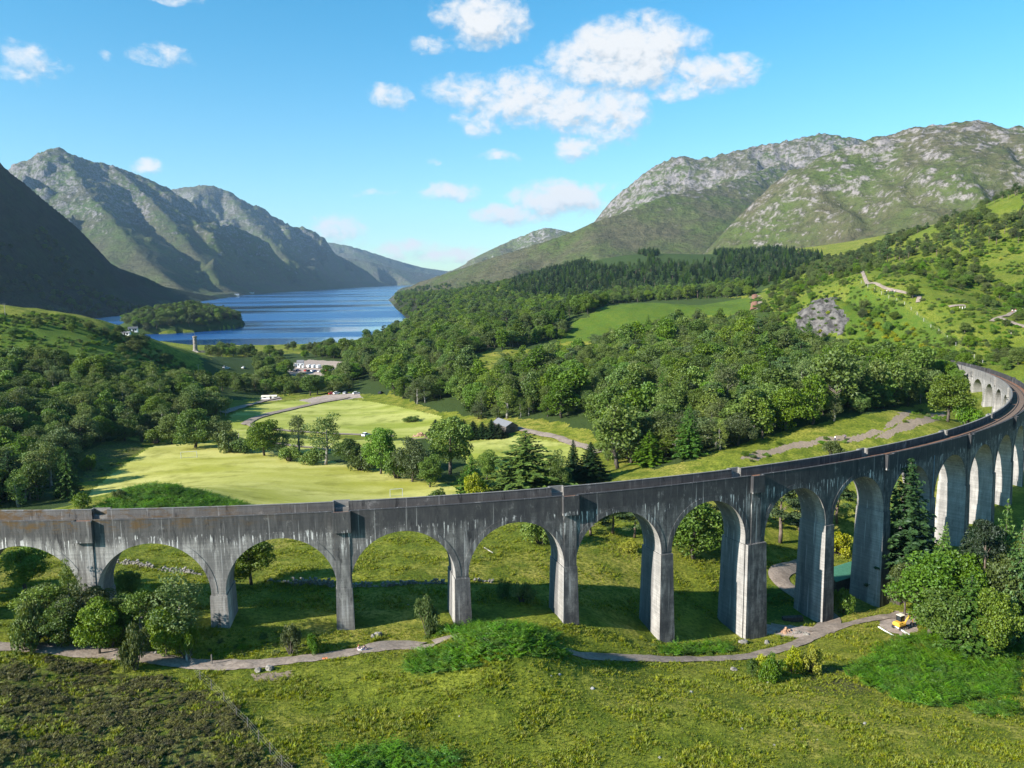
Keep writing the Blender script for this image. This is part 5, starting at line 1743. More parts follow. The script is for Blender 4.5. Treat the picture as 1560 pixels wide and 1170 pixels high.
def build_woods():
    allt = []
    hand = np.array(HAND)
    for zi, (nm, lab1, lab2, poly, y0, y1, sp, kinds, clump, excl) in enumerate(ZONES):
        P, px, py = spots(poly, y0, y1, sp, 500 + zi, 0.48, clump, excl)
        if nm == 'islet_wood':
            q = np.hypot((P[:, 0] - ISL_C[0]) / ISL_AX[0], (P[:, 1] - ISL_C[1]) / ISL_AX[1]); P = P[q < 0.95]
        r = np.random.RandomState(700 + zi)
        w = np.array([k[1] for k in kinds], float); w /= w.sum()
        for p in P:
            if len(hand) and (np.hypot(hand[:, 0] - p[0], hand[:, 1] - p[1]) < hand[:, 2] * 0.8 + 1.5).any(): continue
            kk = kinds[r.choice(len(kinds), p=w)]
            nv = sum(1 for q in PR if q.rstrip('0123456789') == kk[0])
            key = kk[0] + str(r.randint(nv))
            h = r.uniform(kk[2], kk[3]); h *= 0.85 + 0.3 * r.rand()
            allt.append((F * h / p[1], zi, key, p, h, r.uniform(0.92, 1.42), r.rand() * 6.283))
    # the biggest in the photo stand as single trees, the rest as one mass per wood
    quota = {'tree': 205, 'conifer': 110}
    allt.sort(key=lambda a: -a[0])
    rest = {}
    mesh_of = {}
    for t in allt:
        cat = KINDNAME[t[2].rstrip('0123456789')][1]
        if quota[cat] > 0:
            quota[cat] -= 1
            lab = ZONES[t[1]][1]
            kn = t[2].rstrip('0123456789')
            word = {'birch': 'slim pale birch', 'willow': 'grey-green bushy tree', 'bright': 'bright green rounded tree', 'tall': 'tall narrow green tree', 'oak': 'dark green rounded tree', 'pine': 'bare-stemmed pine', 'fir': 'green fir', 'spruce': 'dark spruce'}[kn]
            for c_ in ('broadleaf tree', 'grey-green tree', 'scattered tree', 'round tree', 'small tree', 'dark conifer', 'tree'):
                if lab.startswith(c_): lab = word + lab[len(c_):]; break
            plant(t[2], (t[3][0], t[3][1], t[3][2] - 0.1), t[4] / proto_size(t[2])[1], t[4] * t[5], t[6], lab, '%s: %ss' % (ZONES[t[1]][0].replace('_', ' '), word))
        else:
            rest.setdefault(t[1], []).append(t)
    for zi, L in rest.items():
        keys = sorted(set(t[2] for t in L))
        for k in keys:
            if k not in mesh_of: mesh_of[k] = joined(KINDNAME[k.rstrip('0123456789')][0] + '_mass', PR[k])
        P = np.array([t[3] for t in L]); P[:, 2] -= 0.1
        S = np.array([(t[4] * t[5], t[4] * t[5], t[4] / proto_size(t[2])[1]) for t in L])
        scatter(ZONES[zi][0], P, [t[6] for t in L], S, [keys.index(t[2]) for t in L], [mesh_of[k] for k in keys], ZONES[zi][2])
        print('ZONE', ZONES[zi][0], len(L))


def build_cover():
    """ferns, grass, heather and low scrub"""
    r = np.random.RandomState(44)
    # ferns
    fp, fs = [], []
    for i, (poly, y0, y1) in enumerate(LUSH):
        if y1 > 215: continue
        near = y1 < 215
        sp = 0.85 if y1 <= 131 else 1.1
        P, _, _ = spots(poly, y0, y1, sp, 900 + i)
        big = 1.5 if near else 2.0
        fp.append(P); s = r.uniform(0.6, 1.35, len(P)) * big * (1 + 0.5 * fbm(P[:, 0] / 3.5, P[:, 1] / 3.5, 2, 77)) * 0.9
        fs.append(np.stack([s, s, s * (0.85 if near else 0.55)], 1))
    P, S = np.concatenate(fp), np.concatenate(fs)
    print('FERN', len(P))
    scatter('ferns', P, r.rand(len(P)) * 6.283, S, r.randint(0, 3, len(P)), PR['fern'], 'beds of bright green bracken', r.randn(len(P), 2) * 0.12)
    # grass of the near slopes and the meadow under the arches
    def strew(n, ya, yb, a0, a1, pw=1.0):
        y = ya + (yb - ya) * r.rand(n) ** pw
        x = y * (a0 + (a1 - a0) * r.rand(n))
        z = height(x, y)
        px, py = project(x, y, z)
        return x, y, z, px, py
    x, y, z, px, py = strew(150000, 60, 175, -0.70, 0.72, 1.35)
    he = in_poly(px, py, HEATH_PX) & (y < 95)
    ok = ~he | (r.rand(len(x)) < 0.35)
    for pts, w in _sv[:4]: ok &= seg_dist(x, y, pts)[0] > w / 2 + 0.15
    for pl, (a, b) in GRAVEL[3:5]: ok &= ~in_poly(px, py, pl)
    ok &= ~((np.abs(np.hypot(x - VCX, y - VCY) - (VR - VW / 2)) < 3.2))
    n = fbm(x / 6, y / 6, 3, 71)
    ok &= r.rand(len(x)) < sstep(-0.45, 0.25, n) * 0.6 + 0.4
    P = np.stack([x, y, z], 1)[ok]
    s = (0.14 + 0.26 * r.rand(len(P)) ** 1.6) * (0.6 + 0.9 * sstep(-0.2, 0.4, n[ok]))
    print('GRASS', len(P))
    scatter('grass', P, r.rand(len(P)) * 6.283, np.stack([s * 1.5, s * 1.5, s], 1), r.randint(0, 3, len(P)), PR['grass'], 'rough tufted grass of the near slopes', r.randn(len(P), 2) * 0.15)
    # heather moor in the corner
    x, y, z, px, py = strew(26000, 58, 96, -0.72, -0.20)
    he = in_poly(px + 34 * fbm(x / 5, y / 5, 3, 15), py + 22 * fbm(x / 5, y / 5, 3, 16), HEATH_PX)
    z = z + 0.32 * np.abs(perlin(x / 2.6, y / 2.0, 91)) + 0.30 * perlin(x / 5.5, y / 4.5, 92)
    he &= r.rand(len(x)) < sstep(-0.12, 0.22, fbm(x / 4.2, y / 3.0, 3, 73)) * 0.8 + 0.05
    P = np.stack([x, y, z], 1)[he]
    s = 0.30 + 0.42 * r.rand(len(P))
    print('HEATHER', len(P))
    scatter('heather', P, r.rand(len(P)) * 6.283, np.stack([s, s, s * 0.75], 1), r.randint(0, 3, len(P)), PR['heather'], 'dark hummocks of heather and sedge')
    # low scrub and fern on the hillsides
    sp_, ss, si = [], [], []
    keys = ['bush0', 'wbush0', 'bbush0', 'bbush1', 'ybush0']
    for i, (poly, y0, y1, sp, clump, mix, hh) in enumerate([
            ([(1160, 500), (1180, 425), (1300, 405), (1480, 388), (1650, 300), (1650, 600), (1500, 575), (1440, 560), (1300, 560), (1200, 520)], 330, 900, 3.9, 0.36, (3, 2, 4, 3, 0.3), (0.8, 2.4)),
            ([(1180, 510), (1240, 505), (1310, 470), (1390, 500), (1460, 545), (1440, 585), (1300, 580), (1200, 540)], 330, 520, 4.2, 0.36, (1, 1, 3, 2, 5), (1.5, 3.0)),
            ([(-150, 470), (0, 470), (150, 488), (330, 578), (330, 600), (100, 570), (-150, 560)], 330, 640, 4.2, 0.34, (4, 3, 2, 2, 0), (0.8, 2.6)),
            ([(1130, 690), (1300, 650), (1440, 615), (1450, 640), (1300, 672), (1140, 706)], 205, 320, 4.2, 0.48, (2, 2, 3, 2, 0), (0.6, 1.6)),
            ([(330, 585), (460, 575), (440, 604), (340, 606)], 380, 640, 6, 0.45, (2, 2, 3, 2, 0), (0.8, 2.0)),
            ([(700, 600), (720, 545), (870, 520), (940, 525), (860, 560), (740, 582)], 380, 640, 8, 0.56, (2, 2, 3, 2, 0), (0.8, 2.2)),
            ([(1120, 500), (1150, 452), (1200, 470), (1230, 500), (1180, 512)], 420, 800, 6, 0.35, (3, 2, 3, 2, 0), (1.5, 4.0)),
            ([(150, 715), (200, 680), (220, 676), (190, 705), (130, 745)], 200, 330, 4, 0.4, (2, 3, 1, 1, 0), (0.5, 1.2)),
            ([(640, 950), (900, 940), (1100, 985), (1100, 1000), (640, 985)], 98, 135, 2.6, 0.56, (2, 3, 2, 2, 0), (0.4, 1.0)),
            ([(200, 960), (500, 970), (560, 985), (330, 1008), (200, 995)], 92, 106, 2.2, 0.52, (2, 3, 2, 2, 0), (0.4, 1.0)),
            ([(700, 900), (900, 880), (960, 860), (940, 940), (720, 940)], 112, 165, 4.0, 0.56, (2, 3, 1, 1, 0), (0.5, 1.3))]):
        P, _, _ = spots(poly, y0, y1, sp, 950 + i, 0.48, clump)
        w = np.array(mix, float) / sum(mix)
        if i == 0: P = P[r.rand(len(P)) < 0.92]
        h = r.uniform(hh[0], hh[1], len(P))
        sp_.append(P - np.array([0, 0, 0.1])); si.append(r.choice(5, len(P), p=w))
        k = r.uniform(0.8, 1.4, len(P))
        ss.append(np.stack([h * k, h * k, h], 1))
    P, S, I = np.concatenate(sp_), np.concatenate(ss), np.concatenate(si)
    print('SCRUB', len(P))
    scatter('undergrowth', P, r.rand(len(P)) * 6.283, S, I, [PR[k][0] for k in keys], 'low scrub and fern clumps strewn over the slopes')
# ------------------------------------------------------------------ things in the glen
M7 = {}
def mats7():
    for nm, col, kw in (('galv', (0.42, 0.44, 0.45), {}), ('post', (0.16, 0.14, 0.12), {}), ('palepost', (0.42, 0.40, 0.37), {}), ('wire', (0.20, 0.21, 0.20), {}), ('white', (0.78, 0.78, 0.76), {}), ('stone', (0.19, 0.175, 0.155), dict(var=0.45, scale=2.5)),
                        ('darkwood', (0.06, 0.05, 0.042), dict(var=0.3)), ('greenroof', (0.060, 0.190, 0.120), {}), ('blueroof', (0.050, 0.085, 0.200), {}), ('yellow', (0.60, 0.34, 0.045), {}), ('black', (0.022, 0.022, 0.024), {}),
                        ('glass', (0.03, 0.035, 0.04), dict(rough=0.15)), ('orange', (0.72, 0.20, 0.07), {}), ('rubble', (0.36, 0.22, 0.14), dict(var=0.5, scale=4.0)), ('plank', (0.40, 0.37, 0.32), {}), ('greyroof', (0.17, 0.17, 0.18), {}), ('barnwall', (0.095, 0.082, 0.075), dict(var=0.3)),
                        ('slate', (0.085, 0.09, 0.10), {}), ('tower', (0.21, 0.185, 0.16), dict(var=0.3, scale=1.0)), ('skin', (0.55, 0.36, 0.28), {}), ('hair', (0.10, 0.055, 0.03), {}), ('redhair', (0.30, 0.09, 0.05), {}), ('pink', (0.70, 0.42, 0.48), {}), ('navy', (0.035, 0.05, 0.12), {}),
                        ('jeans', (0.07, 0.10, 0.18), {}), ('red', (0.50, 0.05, 0.04), {}), ('silver', (0.42, 0.43, 0.45), dict(rough=0.35, metal=0.4)), ('bluecar', (0.05, 0.09, 0.26), dict(rough=0.3)), ('teal', (0.05, 0.26, 0.24), dict(rough=0.4)), ('cream', (0.68, 0.62, 0.48), {}), ('pole', (0.30, 0.27, 0.24), {})):
        M7[nm] = plain('paint_' + nm, col, **kw)


def g_at(px, py):
    p = ground_px(px, py)
    return p


def gz(x, y):
    return float(height(np.array([float(x)]), np.array([float(y)]))[0])


# -------------------------------------------------- people
def skin_mesh(name, joints, bones, mat, sub=1):
    """joints: name -> (x, y, z, radius); one continuous skin"""
    keys = list(joints)
    me = bpy.data.meshes.new(name)
    me.from_pydata([joints[k][:3] for k in keys], [(keys.index(a), keys.index(b)) for a, b in bones], [])
    o = bpy.data.objects.new(name, me); C.objects.link(o)
    md = o.modifiers.new('skin', 'SKIN'); md.use_smooth_shade = True
    for k, sv in zip(keys, me.skin_vertices[0].data): sv.radius = (joints[k][3], joints[k][3])
    me.skin_vertices[0].data[0].use_root = True
    o.modifiers.new('sub', 'SUBSURF').levels = sub
    o.modifiers['sub'].render_levels = sub
    dg = bpy.context.evaluated_depsgraph_get()
    out = bpy.data.meshes.new_from_object(o.evaluated_get(dg)); out.name = name
    bpy.data.objects.remove(o)
    out.materials.clear(); out.materials.append(mat)
    return out


def person_joints(sit):
    if sit:
        J = {'pelvis': (0, 0, 0.15, 0.14), 'waist': (-0.03, 0, 0.34, 0.125), 'chest': (0.02, 0, 0.54, 0.14), 'neck': (0.06, 0, 0.70, 0.055), 'head': (0.09, 0, 0.80, 0.095), 'crown': (0.09, 0, 0.90, 0.085), 'nose': (0.19, 0, 0.80, 0.018)}
        for s, n in ((1, 'l'), (-1, 'r')):
            J.update({n + 'hip': (0.05, s * 0.10, 0.14, 0.10), n + 'knee': (0.42, s * 0.13, 0.42, 0.07), n + 'ankle': (0.60, s * 0.12, 0.08, 0.045), n + 'toe': (0.76, s * 0.13, 0.04, 0.036),
                      n + 'shoulder': (0.03, s * 0.19, 0.62, 0.062), n + 'elbow': (0.20, s * 0.27, 0.42, 0.045), n + 'wrist': (0.42, s * 0.17, 0.46, 0.034), n + 'palm': (0.50, s * 0.13, 0.44, 0.032)})
    else:
        J = {'pelvis': (0, 0, 0.93, 0.135), 'waist': (0, 0, 1.10, 0.12), 'chest': (0, 0, 1.32, 0.145), 'neck': (0.01, 0, 1.48, 0.055), 'head': (0.03, 0, 1.58, 0.095), 'crown': (0.02, 0, 1.69, 0.085), 'nose': (0.13, 0, 1.58, 0.018)}
        for s, n in ((1, 'l'), (-1, 'r')):
            f = 0.16 * s
            J.update({n + 'hip': (0, s * 0.10, 0.88, 0.095), n + 'knee': (f * 0.8 + 0.03, s * 0.11, 0.49, 0.068), n + 'ankle': (f - 0.04, s * 0.11, 0.09, 0.045), n + 'toe': (f + 0.14, s * 0.12, 0.035, 0.036),
                      n + 'shoulder': (0, s * 0.19, 1.40, 0.062), n + 'elbow': (-f * 0.5, s * 0.25, 1.12, 0.045), n + 'wrist': (-f * 0.9 + 0.08, s * 0.25, 0.88, 0.034), n + 'palm': (-f * 0.9 + 0.11, s * 0.25, 0.79, 0.032)})
    return J


TORSO = [('pelvis', 'waist'), ('waist', 'chest'), ('chest', 'lshoulder'), ('chest', 'rshoulder'), ('lshoulder', 'lelbow'), ('rshoulder', 'relbow')]
LEGS = [('pelvis', 'lhip'), ('pelvis', 'rhip'), ('lhip', 'lknee'), ('rhip', 'rknee'), ('lknee', 'lankle'), ('rknee', 'rankle')]
BODY = [('pelvis', 'waist'), ('waist', 'chest'), ('chest', 'neck'), ('neck', 'head'), ('head', 'crown'), ('head', 'nose')] + [(a + x, b + x2) for a, b, x, x2 in ()] + LEGS + [('lankle', 'ltoe'), ('rankle', 'rtoe'), ('chest', 'lshoulder'), ('chest', 'rshoulder'), ('lshoulder', 'lelbow'), ('rshoulder', 'relbow'), ('lelbow', 'lwrist'), ('relbow', 'rwrist'), ('lwrist', 'lpalm'), ('rwrist', 'rpalm')]
_pm = {}


def person(loc, rz, sit, top, legs, hair, label, group=None, sc=1.0):
    J = person_joints(sit)
    def part(nm, bones, grow, mat):
        key = (nm, sit, mat.name)
        if key not in _pm:
            used = []
            for a, b in bones:
                for q in (a, b):
                    if q not in used: used.append(q)
            if used[0] != 'pelvis' and 'pelvis' in used: used.remove('pelvis'); used.insert(0, 'pelvis')
            _pm[key] = skin_mesh(nm, {q: (*J[q][:3], J[q][3] * grow + (0.006 if grow > 1 else 0)) for q in used}, bones, mat)
        return _pm[key]
    E_ = empty('person', loc, rz, label, 'person', group)
    E_.scale = (sc,) * 3
    link('body', part('body', BODY, 1.0, M7['skin']), E_)
    link('jacket', part('jacket', TORSO, 1.10, M7[top]), E_)
    link('trousers', part('trousers', LEGS, 1.08, M7[legs]), E_)
    h = J['head']; c = J['crown']
    key = ('hair', sit, hair)
    if key not in _pm:
        b = MB()
        b.lathe([(0.02, -0.07), (0.088, -0.05), (0.108, 0.02), (0.095, 0.09), (0.05, 0.135), (0.005, 0.145)], (h[0] - 0.022, 0, (h[2] + c[2]) / 2 - 0.03), 12)
        _pm[key] = b.mesh('hair', M7[hair], True)
    link('hair', _pm[key], E_)
    return E_


# -------------------------------------------------- rocks, walls, timber
def rock_mesh(seed, mat, flat=0.65):
    r = np.random.RandomState(seed)
    bm = bmesh.new(); bmesh.ops.create_icosphere(bm, subdivisions=3, radius=1)
    pl = [(sphere_dirs(r, 1)[0], r.uniform(0.55, 0.85)) for _ in range(11)]
    for v in bm.verts:
        p = np.array(v.co)
        for n, d in pl:
            q = p @ n
            if q > d: p = p - n * (q - d)
        p = p * (1 + 0.05 * r.randn())
        v.co = (p[0], p[1] * 0.8, p[2] * flat)
    me = bpy.data.meshes.new('rock'); bm.to_mesh(me); bm.free()
    me.materials.append(mat)
    return me


def stone_wall(pts, label, seed, hgt=0.9):
    r = np.random.RandomState(seed)
    P = np.array([g_at(a, b)[:2] for a, b in pts])
    b = MB()
    cuts = [rock_mesh(seed + k, M7['stone'], 0.8) for k in range(3)]
    vs = []
    for m in cuts:
        v = np.empty(len(m.vertices) * 3, np.float32); m.vertices.foreach_get('co', v)
        vs.append((v.reshape(-1, 3), [tuple(p.vertices) for p in m.polygons]))
    for a, c in zip(P[:-1], P[1:]):
        L = np.hypot(*(c - a)); n = int(L / 0.42)
        t = (c - a) / L
        for i in range(n):
            base = a + (c - a) * (i + 0.5) / n
            top = hgt * (0.6 + 0.6 * r.rand()) * (0.25 if perlin(np.array([base[0] / 4]), np.array([base[1] / 4 + seed]))[0] < -0.28 else 1)
            zz = 0.0
            while zz < top:
                s = r.uniform(0.22, 0.36)
                q = base + t * r.uniform(-0.15, 0.15) + np.array([-t[1], t[0]]) * r.uniform(-0.18, 0.18)
                V, Fc = vs[r.randint(3)]
                an = r.rand() * 6.28; ca, sa = math.cos(an), math.sin(an)
                W = V * np.array([s, s, s * 0.8])
                W = np.stack([W[:, 0] * ca - W[:, 1] * sa + q[0], W[:, 0] * sa + W[:, 1] * ca + q[1], W[:, 2] + gz(*q) + zz + 0.05], 1)
                b.add(W, Fc)
                zz += s * 0.85
    o = b.build('stone_wall', M7['stone'])
    return tag(o, label, 'stone wall')


# -------------------------------------------------- sheds and houses
def gabled(name, label, cat, loc, rz, L, W, hw, hr, wall, roof, openings=(), over=0.3):
    E_ = empty(name, loc, rz, label, cat)
    b = MB()
    x, y = L / 2, W / 2
    b.add([(-x, -y, -0.4), (x, -y, -0.4), (x, y, -0.4), (-x, y, -0.4), (-x, -y, hw), (x, -y, hw), (x, y, hw), (-x, y, hw), (-x, 0, hr), (x, 0, hr)],
          [(0, 1, 5, 4), (2, 3, 7, 6), (1, 2, 6, 9, 5), (3, 0, 4, 8, 7)])
    w = b.build('wall', M7[wall], E_)
    r = MB()
    sl = (hr - hw) / y
    th = 0.09
    for sg in (-1, 1):
        e = [(-x - over, sg * (y + over), hw - over * sl + 0.03), (x + over, sg * (y + over), hw - over * sl + 0.03), (x + over, 0, hr + 0.03), (-x - over, 0, hr + 0.03)]
        t = [(p[0], p[1], p[2] + th) for p in e]
        r.add(e + t, [(0, 1, 2, 3), (4, 5, 6, 7), (0, 1, 5, 4), (1, 2, 6, 5), (2, 3, 7, 6), (3, 0, 4, 7)])
    r.build('roof', M7[roof], E_)
    for nm, side, cx_, cz_, w_, h_, mt in openings:
        q = MB()
        if side == 'front': q.box((cx_, -y - 0.02, cz_), (w_, 0.06, h_))
        elif side == 'back': q.box((cx_, y + 0.02, cz_), (w_, 0.06, h_))
        elif side == 'end': q.box((x + 0.02, cx_, cz_), (0.06, w_, h_))
        else: q.box((-x - 0.02, cx_, cz_), (0.06, w_, h_))
        q.build(nm, M7[mt], E_)
    return E_


# -------------------------------------------------- vehicles
def wheel_mesh(r=0.33, w=0.22):
    b = MB(); b.tube([(0, -w / 2, 0), (0, w / 2, 0)], r, 14)
    return b.mesh('wheel', M7['black'], False)


def car_root(mat, label, loc, rz):
    E_ = empty('car', loc, rz, label, 'car')
    b = MB()
    prof = [(-2.05, 0.30), (-2.1, 0.70), (-2.0, 0.95), (1.1, 0.95), (2.0, 0.80), (2.1, 0.55), (2.05, 0.30)]
    vs = [(x, y, z) for y in (-0.85, 0.85) for x, z in prof]
    n = len(prof)
    b.add(vs, [tuple(range(n)), tuple(range(2 * n - 1, n - 1, -1))] + [(i, i + n, (i + 1) % n + n, (i + 1) % n) for i in range(n)])
    b.build('body', mat, E_)
    c = MB()
    vs = [(-1.85, -0.8, 0.953), (0.95, -0.8, 0.953), (0.95, 0.8, 0.953), (-1.85, 0.8, 0.953), (-1.35, -0.66, 1.46), (0.25, -0.66, 1.46), (0.25, 0.66, 1.46), (-1.35, 0.66, 1.46)]
    c.add(vs, [(0, 1, 5, 4), (1, 2, 6, 5), (2, 3, 7, 6), (3, 0, 4, 7)])
    c.build('windows', M7['glass'], E_)
    t = MB(); t.box((-0.55, 0, 1.49), (1.62, 1.34, 0.05)); t.build('roof', mat, E_)
    wm = wheel_mesh()
    for x in (-1.3, 1.3):
        for y in (-0.78, 0.78): link('wheel', wm, E_, (x, y, 0.33))
    return E_


def camper_root(label, loc, rz):
    E_ = empty('motorhome', loc, rz, label, 'motorhome')
    b = MB(); b.bevel_box((-0.7, 0, 1.75), (5.0, 2.2, 2.5), 0.15); b.bevel_box((2.2, 0, 2.45), (1.2, 2.1, 1.05), 0.2)
    b.build('body', M7['white'], E_)
    c = MB(); c.bevel_box((2.55, 0, 0.95), (1.5, 2.0, 0.9), 0.12); c.build('cab', M7['white'], E_)
    g = MB(); g.box((2.45, 0, 1.64), (1.0, 1.92, 0.5), 0, 0.85); g.build('windscreen', M7['glass'], E_)
    for y in (-1.11, 1.11):
        q = MB(); q.box((-1.4, y, 2.1), (1.2, 0.04, 0.6)); q.build('window', M7['glass'], E_)
    wm = wheel_mesh(0.36, 0.24)
    for x in (-1.9, 2.4):
        for y in (-0.95, 0.95): link('wheel', wm, E_, (x, y, 0.36))
    return E_


def digger(loc, rz):
    E_ = empty('excavator', loc, rz, 'small yellow excavator parked on the yard below the trees', 'excavator')
    for y in (-0.72, 0.72):
        b = MB()
        pr = [(1.05 * math.cos(a) * (1 if abs(math.cos(a)) > .99 else 1), a) for a in ()]
        pts = []
        for k in range(9): a = math.pi / 2 + math.pi * k / 8; pts.append((-0.75 + 0.28 * math.cos(a), 0.28 + 0.28 * math.sin(a)))
        for k in range(9): a = -math.pi / 2 + math.pi * k / 8; pts.append((0.75 + 0.28 * math.cos(a), 0.28 + 0.28 * math.sin(a)))
        n = len(pts)
        vs = [(x, y + d, z) for d in (-0.19, 0.19) for x, z in pts]
        b.add(vs, [tuple(range(n)), tuple(range(2 * n - 1, n - 1, -1))] + [(i, (i + 1) % n, (i + 1) % n + n, i + n) for i in range(n)])
        tr = b.build('track', M7['black'], E_)
        q = MB()
        for x in (-0.7, -0.25, 0.25, 0.7): q.tube([(x, y - 0.21, 0.27), (x, y + 0.21, 0.27)], 0.16, 10)
        q.build('rollers', M7['silver'], tr)
    b = MB(); b.box((0, 0, 0.48), (0.9, 1.0, 0.22)); b.build('chassis', M7['black'], E_)
    b = MB(); b.bevel_box((-0.25, 0, 0.95), (1.9, 1.5, 0.62), 0.16); b.bevel_box((-0.75, -0.1, 1.33), (0.9, 1.2, 0.22), 0.08)
    b.build('engine_housing', M7['yellow'], E_)
    b = MB()
    for x in (-0.1, 0.85):
        for y in (-0.12, 0.70): b.box((x, y, 1.75), (0.09, 0.09, 1.0))
    b.box((0.375, 0.29, 1.30), (1.02, 0.90, 0.10))
    f = b.build('cab_frame', M7['black'], E_)
    b = MB(); b.box((0.375, 0.29, 1.78), (0.88, 0.75, 0.84)); b.build('cab_glass', M7['glass'], f)
    b = MB(); b.bevel_box((0.375, 0.29, 2.31), (1.15, 1.0, 0.13), 0.05); b.build('cab_roof', M7['cream'], E_)
    b = MB(); b.tube([(0.7, -0.35, 1.0), (1.6, -0.35, 2.1), (2.5, -0.35, 1.9)], [0.16, 0.14, 0.11], 6); bo = b.build('boom', M7['yellow'], E_)
    b = MB(); b.tube([(2.45, -0.35, 1.95), (2.75, -0.35, 0.75)], [0.11, 0.08], 6); b.build('dipper_arm', M7['yellow'], bo)
    b = MB(); b.box((2.6, -0.35, 0.42), (0.5, 0.6, 0.5), 0, 0.7); b.build('bucket', M7['black'], bo)
    b = MB(); b.box((1.35, 0, 0.25), (0.08, 1.7, 0.38)); b.build('dozer_blade', M7['black'], E_)
    return E_


def build_objects():
    mats7()
    # --- gate and fence in the foreground
    a, c = g_at(285, 1006), g_at(298, 991)
    d = c - a; L = float(np.hypot(d[0], d[1])); L = max(2.6, min(L, 3.8)); rz = math.atan2(d[1], d[0])
    E_ = empty('field_gate', a, rz, 'open metal field gate beside the track at the head of the fence', 'gate')
    b = MB()
    for z in (0.25, 1.3): b.tube([(0.1, 0, z), (L, 0, z)], 0.035, 6)
    for x in (0.1, L): b.tube([(x, 0, 0.25), (x, 0, 1.3)], 0.035, 6)
    b.build('frame', M7['galv'], E_)
    b = MB()
    for z in (0.46, 0.66, 0.88, 1.09): b.tube([(0.1, 0, z), (L, 0, z)], 0.024, 5)
    b.tube([(0.1, 0, 0.3), (L, 0, 1.25)], 0.024, 5)
    b.build('bars', M7['galv'], E_)
    b = MB(); b.box((-0.06, 0, 0.75), (0.20, 0.20, 1.7)); b.build('post', M7['palepost'], E_)
    p = g_at(323, 1013)
    tag(MBpost(p, 1.4, 0.09, 'gate_post', 'post'), 'lone timber gate post on the right side of the track', 'post')
    # second, farther leaf of the gate lying back into the ferns
    posts_px = [(288, 1010), (305.5, 1039), (322.6, 1053), (342, 1074), (361, 1097), (378, 1113), (394.6, 1131), (412, 1148), (430, 1171), (446, 1188)]
    fence(posts_px, 1.35, 'wire stock fence running down the near slope from the gate', 4, 'post', 0.05)
    hill_px = [(1312, 432), (1322, 437), (1332, 441), (1343, 447), (1354, 453), (1366, 459), (1378, 465), (1388, 472), (1397, 481), (1407, 491), (1418, 500), (1430, 508), (1443, 517), (1456, 527), (1470, 537), (1484, 546), (1497, 554)]
    fence(hill_px, 2.0, 'pale deer fence climbing the right-hand hillside', 4, 'palepost', 0.11)
    # --- people
    q = g_at(546, 991); person((q[0], q[1], q[2]), -0.3, True, 'pink', 'white', 'redhair', 'person in a pink and white top sitting on the track, left of two')
    q = g_at(553, 991); person((q[0] + 0.15, q[1], q[2]), -0.1, True, 'navy', 'jeans', 'hair', 'person in dark blue sitting on the track, right of two')
    PPL = [(1272, 672, 'white', 'navy', 'person in a white top standing in the clearing'), (1287, 670, 'navy', 'black', 'person in dark clothes standing in the clearing'), (1475, 638, 'red', 'jeans', 'person in red by the far piers of the viaduct'),
           (1351, 444, 'white', 'navy', None), (1355, 444.5, 'red', 'jeans', None), (1359, 444, 'navy', 'black', None), (1363, 445, 'white', 'jeans', None), (1462, 472, 'white', 'cream', None), (1466, 472, 'cream', 'white', None), (1470, 471, 'white', 'white', None), (1542, 476, 'white', 'red', None), (1547, 475, 'red', 'white', None), (1552, 474, 'white', 'navy', None), (1557, 473, 'white', 'white', None), (1540, 512, 'white', 'black', 'lone person in white on the lower footpath at the right')]
    for i, (px, py, tp, lg, lab) in enumerate(PPL):
        q = g_at(px, py)
        where = 'on the path above the crag' if px < 1400 else 'on the short footpath by the bushes' if px < 1500 else 'on the upper footpath at the right edge'
        word = {'white': 'white', 'red': 'red', 'navy': 'dark blue', 'cream': 'cream'}[tp]; wl = {'navy': 'dark blue', 'jeans': 'blue', 'black': 'black', 'cream': 'cream', 'white': 'white', 'red': 'red'}[lg]
        person(tuple(q), i * 1.3, False, tp, lg, 'hair', lab or 'walker in %s top and %s trousers %s' % (word, wl, where), None if lab else 'walkers on the hillside paths')
    # --- boulders and pale stones
    for i, (px, py, s, lab) in enumerate([(577, 969, 0.75, 'grey boulder on the worn bank above the two sitting people'), (569, 970, 0.5, 'flat stone leaning beside the grey boulder'), (394, 1023, 0.62, 'left of two pale boulders below the track'), (411, 1021, 0.70, 'right of two pale boulders below the track'), (236, 997, 0.4, 'small stone on the track edge left of the gate'),
                                          (1228, 969, 0.7, 'square grey stone where the track bends'), (1132, 980, 0.9, 'white flat stone in the grass before the thickest pier'), (1169, 980, 0.7, 'small white stone right of the white flat stone'), (1118, 1020, 0.6, 'grey stone on the lower verge of the track')]):
        p = g_at(px, py)
        o = link('boulder', rock_mesh(400 + i, M7['stone'], 0.7), None, (p[0], p[1], p[2] + s * 0.25)); o.scale = (s,) * 3; o.rotation_euler = (0, 0, i * 1.1)
        tag(o, lab, 'rock')
    base = [rock_mesh(430 + i, plain('pale_rock%d' % i, (0.24, 0.23, 0.215), var=0.35), 0.6) for i in range(3)]
    for i, (px, py, s) in enumerate([(1053, 1055, 0.5), (1130, 1109, 0.45), (1318, 1103, 0.42), (1291, 1114, 0.25), (1426, 1161, 0.35), (1070, 1168, 0.6), (1180, 1136, 0.35), (1170, 1041, 0.4), (853, 1028, 0.4), (903, 1049, 0.55), (1005, 1154, 0.4), (622, 921, 0.3), (1246, 1128, 0.25), (1210, 1110, 0.22), (840, 1030, 0.25), (1455, 1130, 0.3), (700, 1090, 0.25), (1105, 1085, 0.25)]):
        p = g_at(px, py)
        o = link('rock', base[i % 3], None, (p[0], p[1], p[2] + s * 0.08)); o.scale = (s * 0.62,) * 3; o.rotation_euler = (0, 0, i * 2.1)
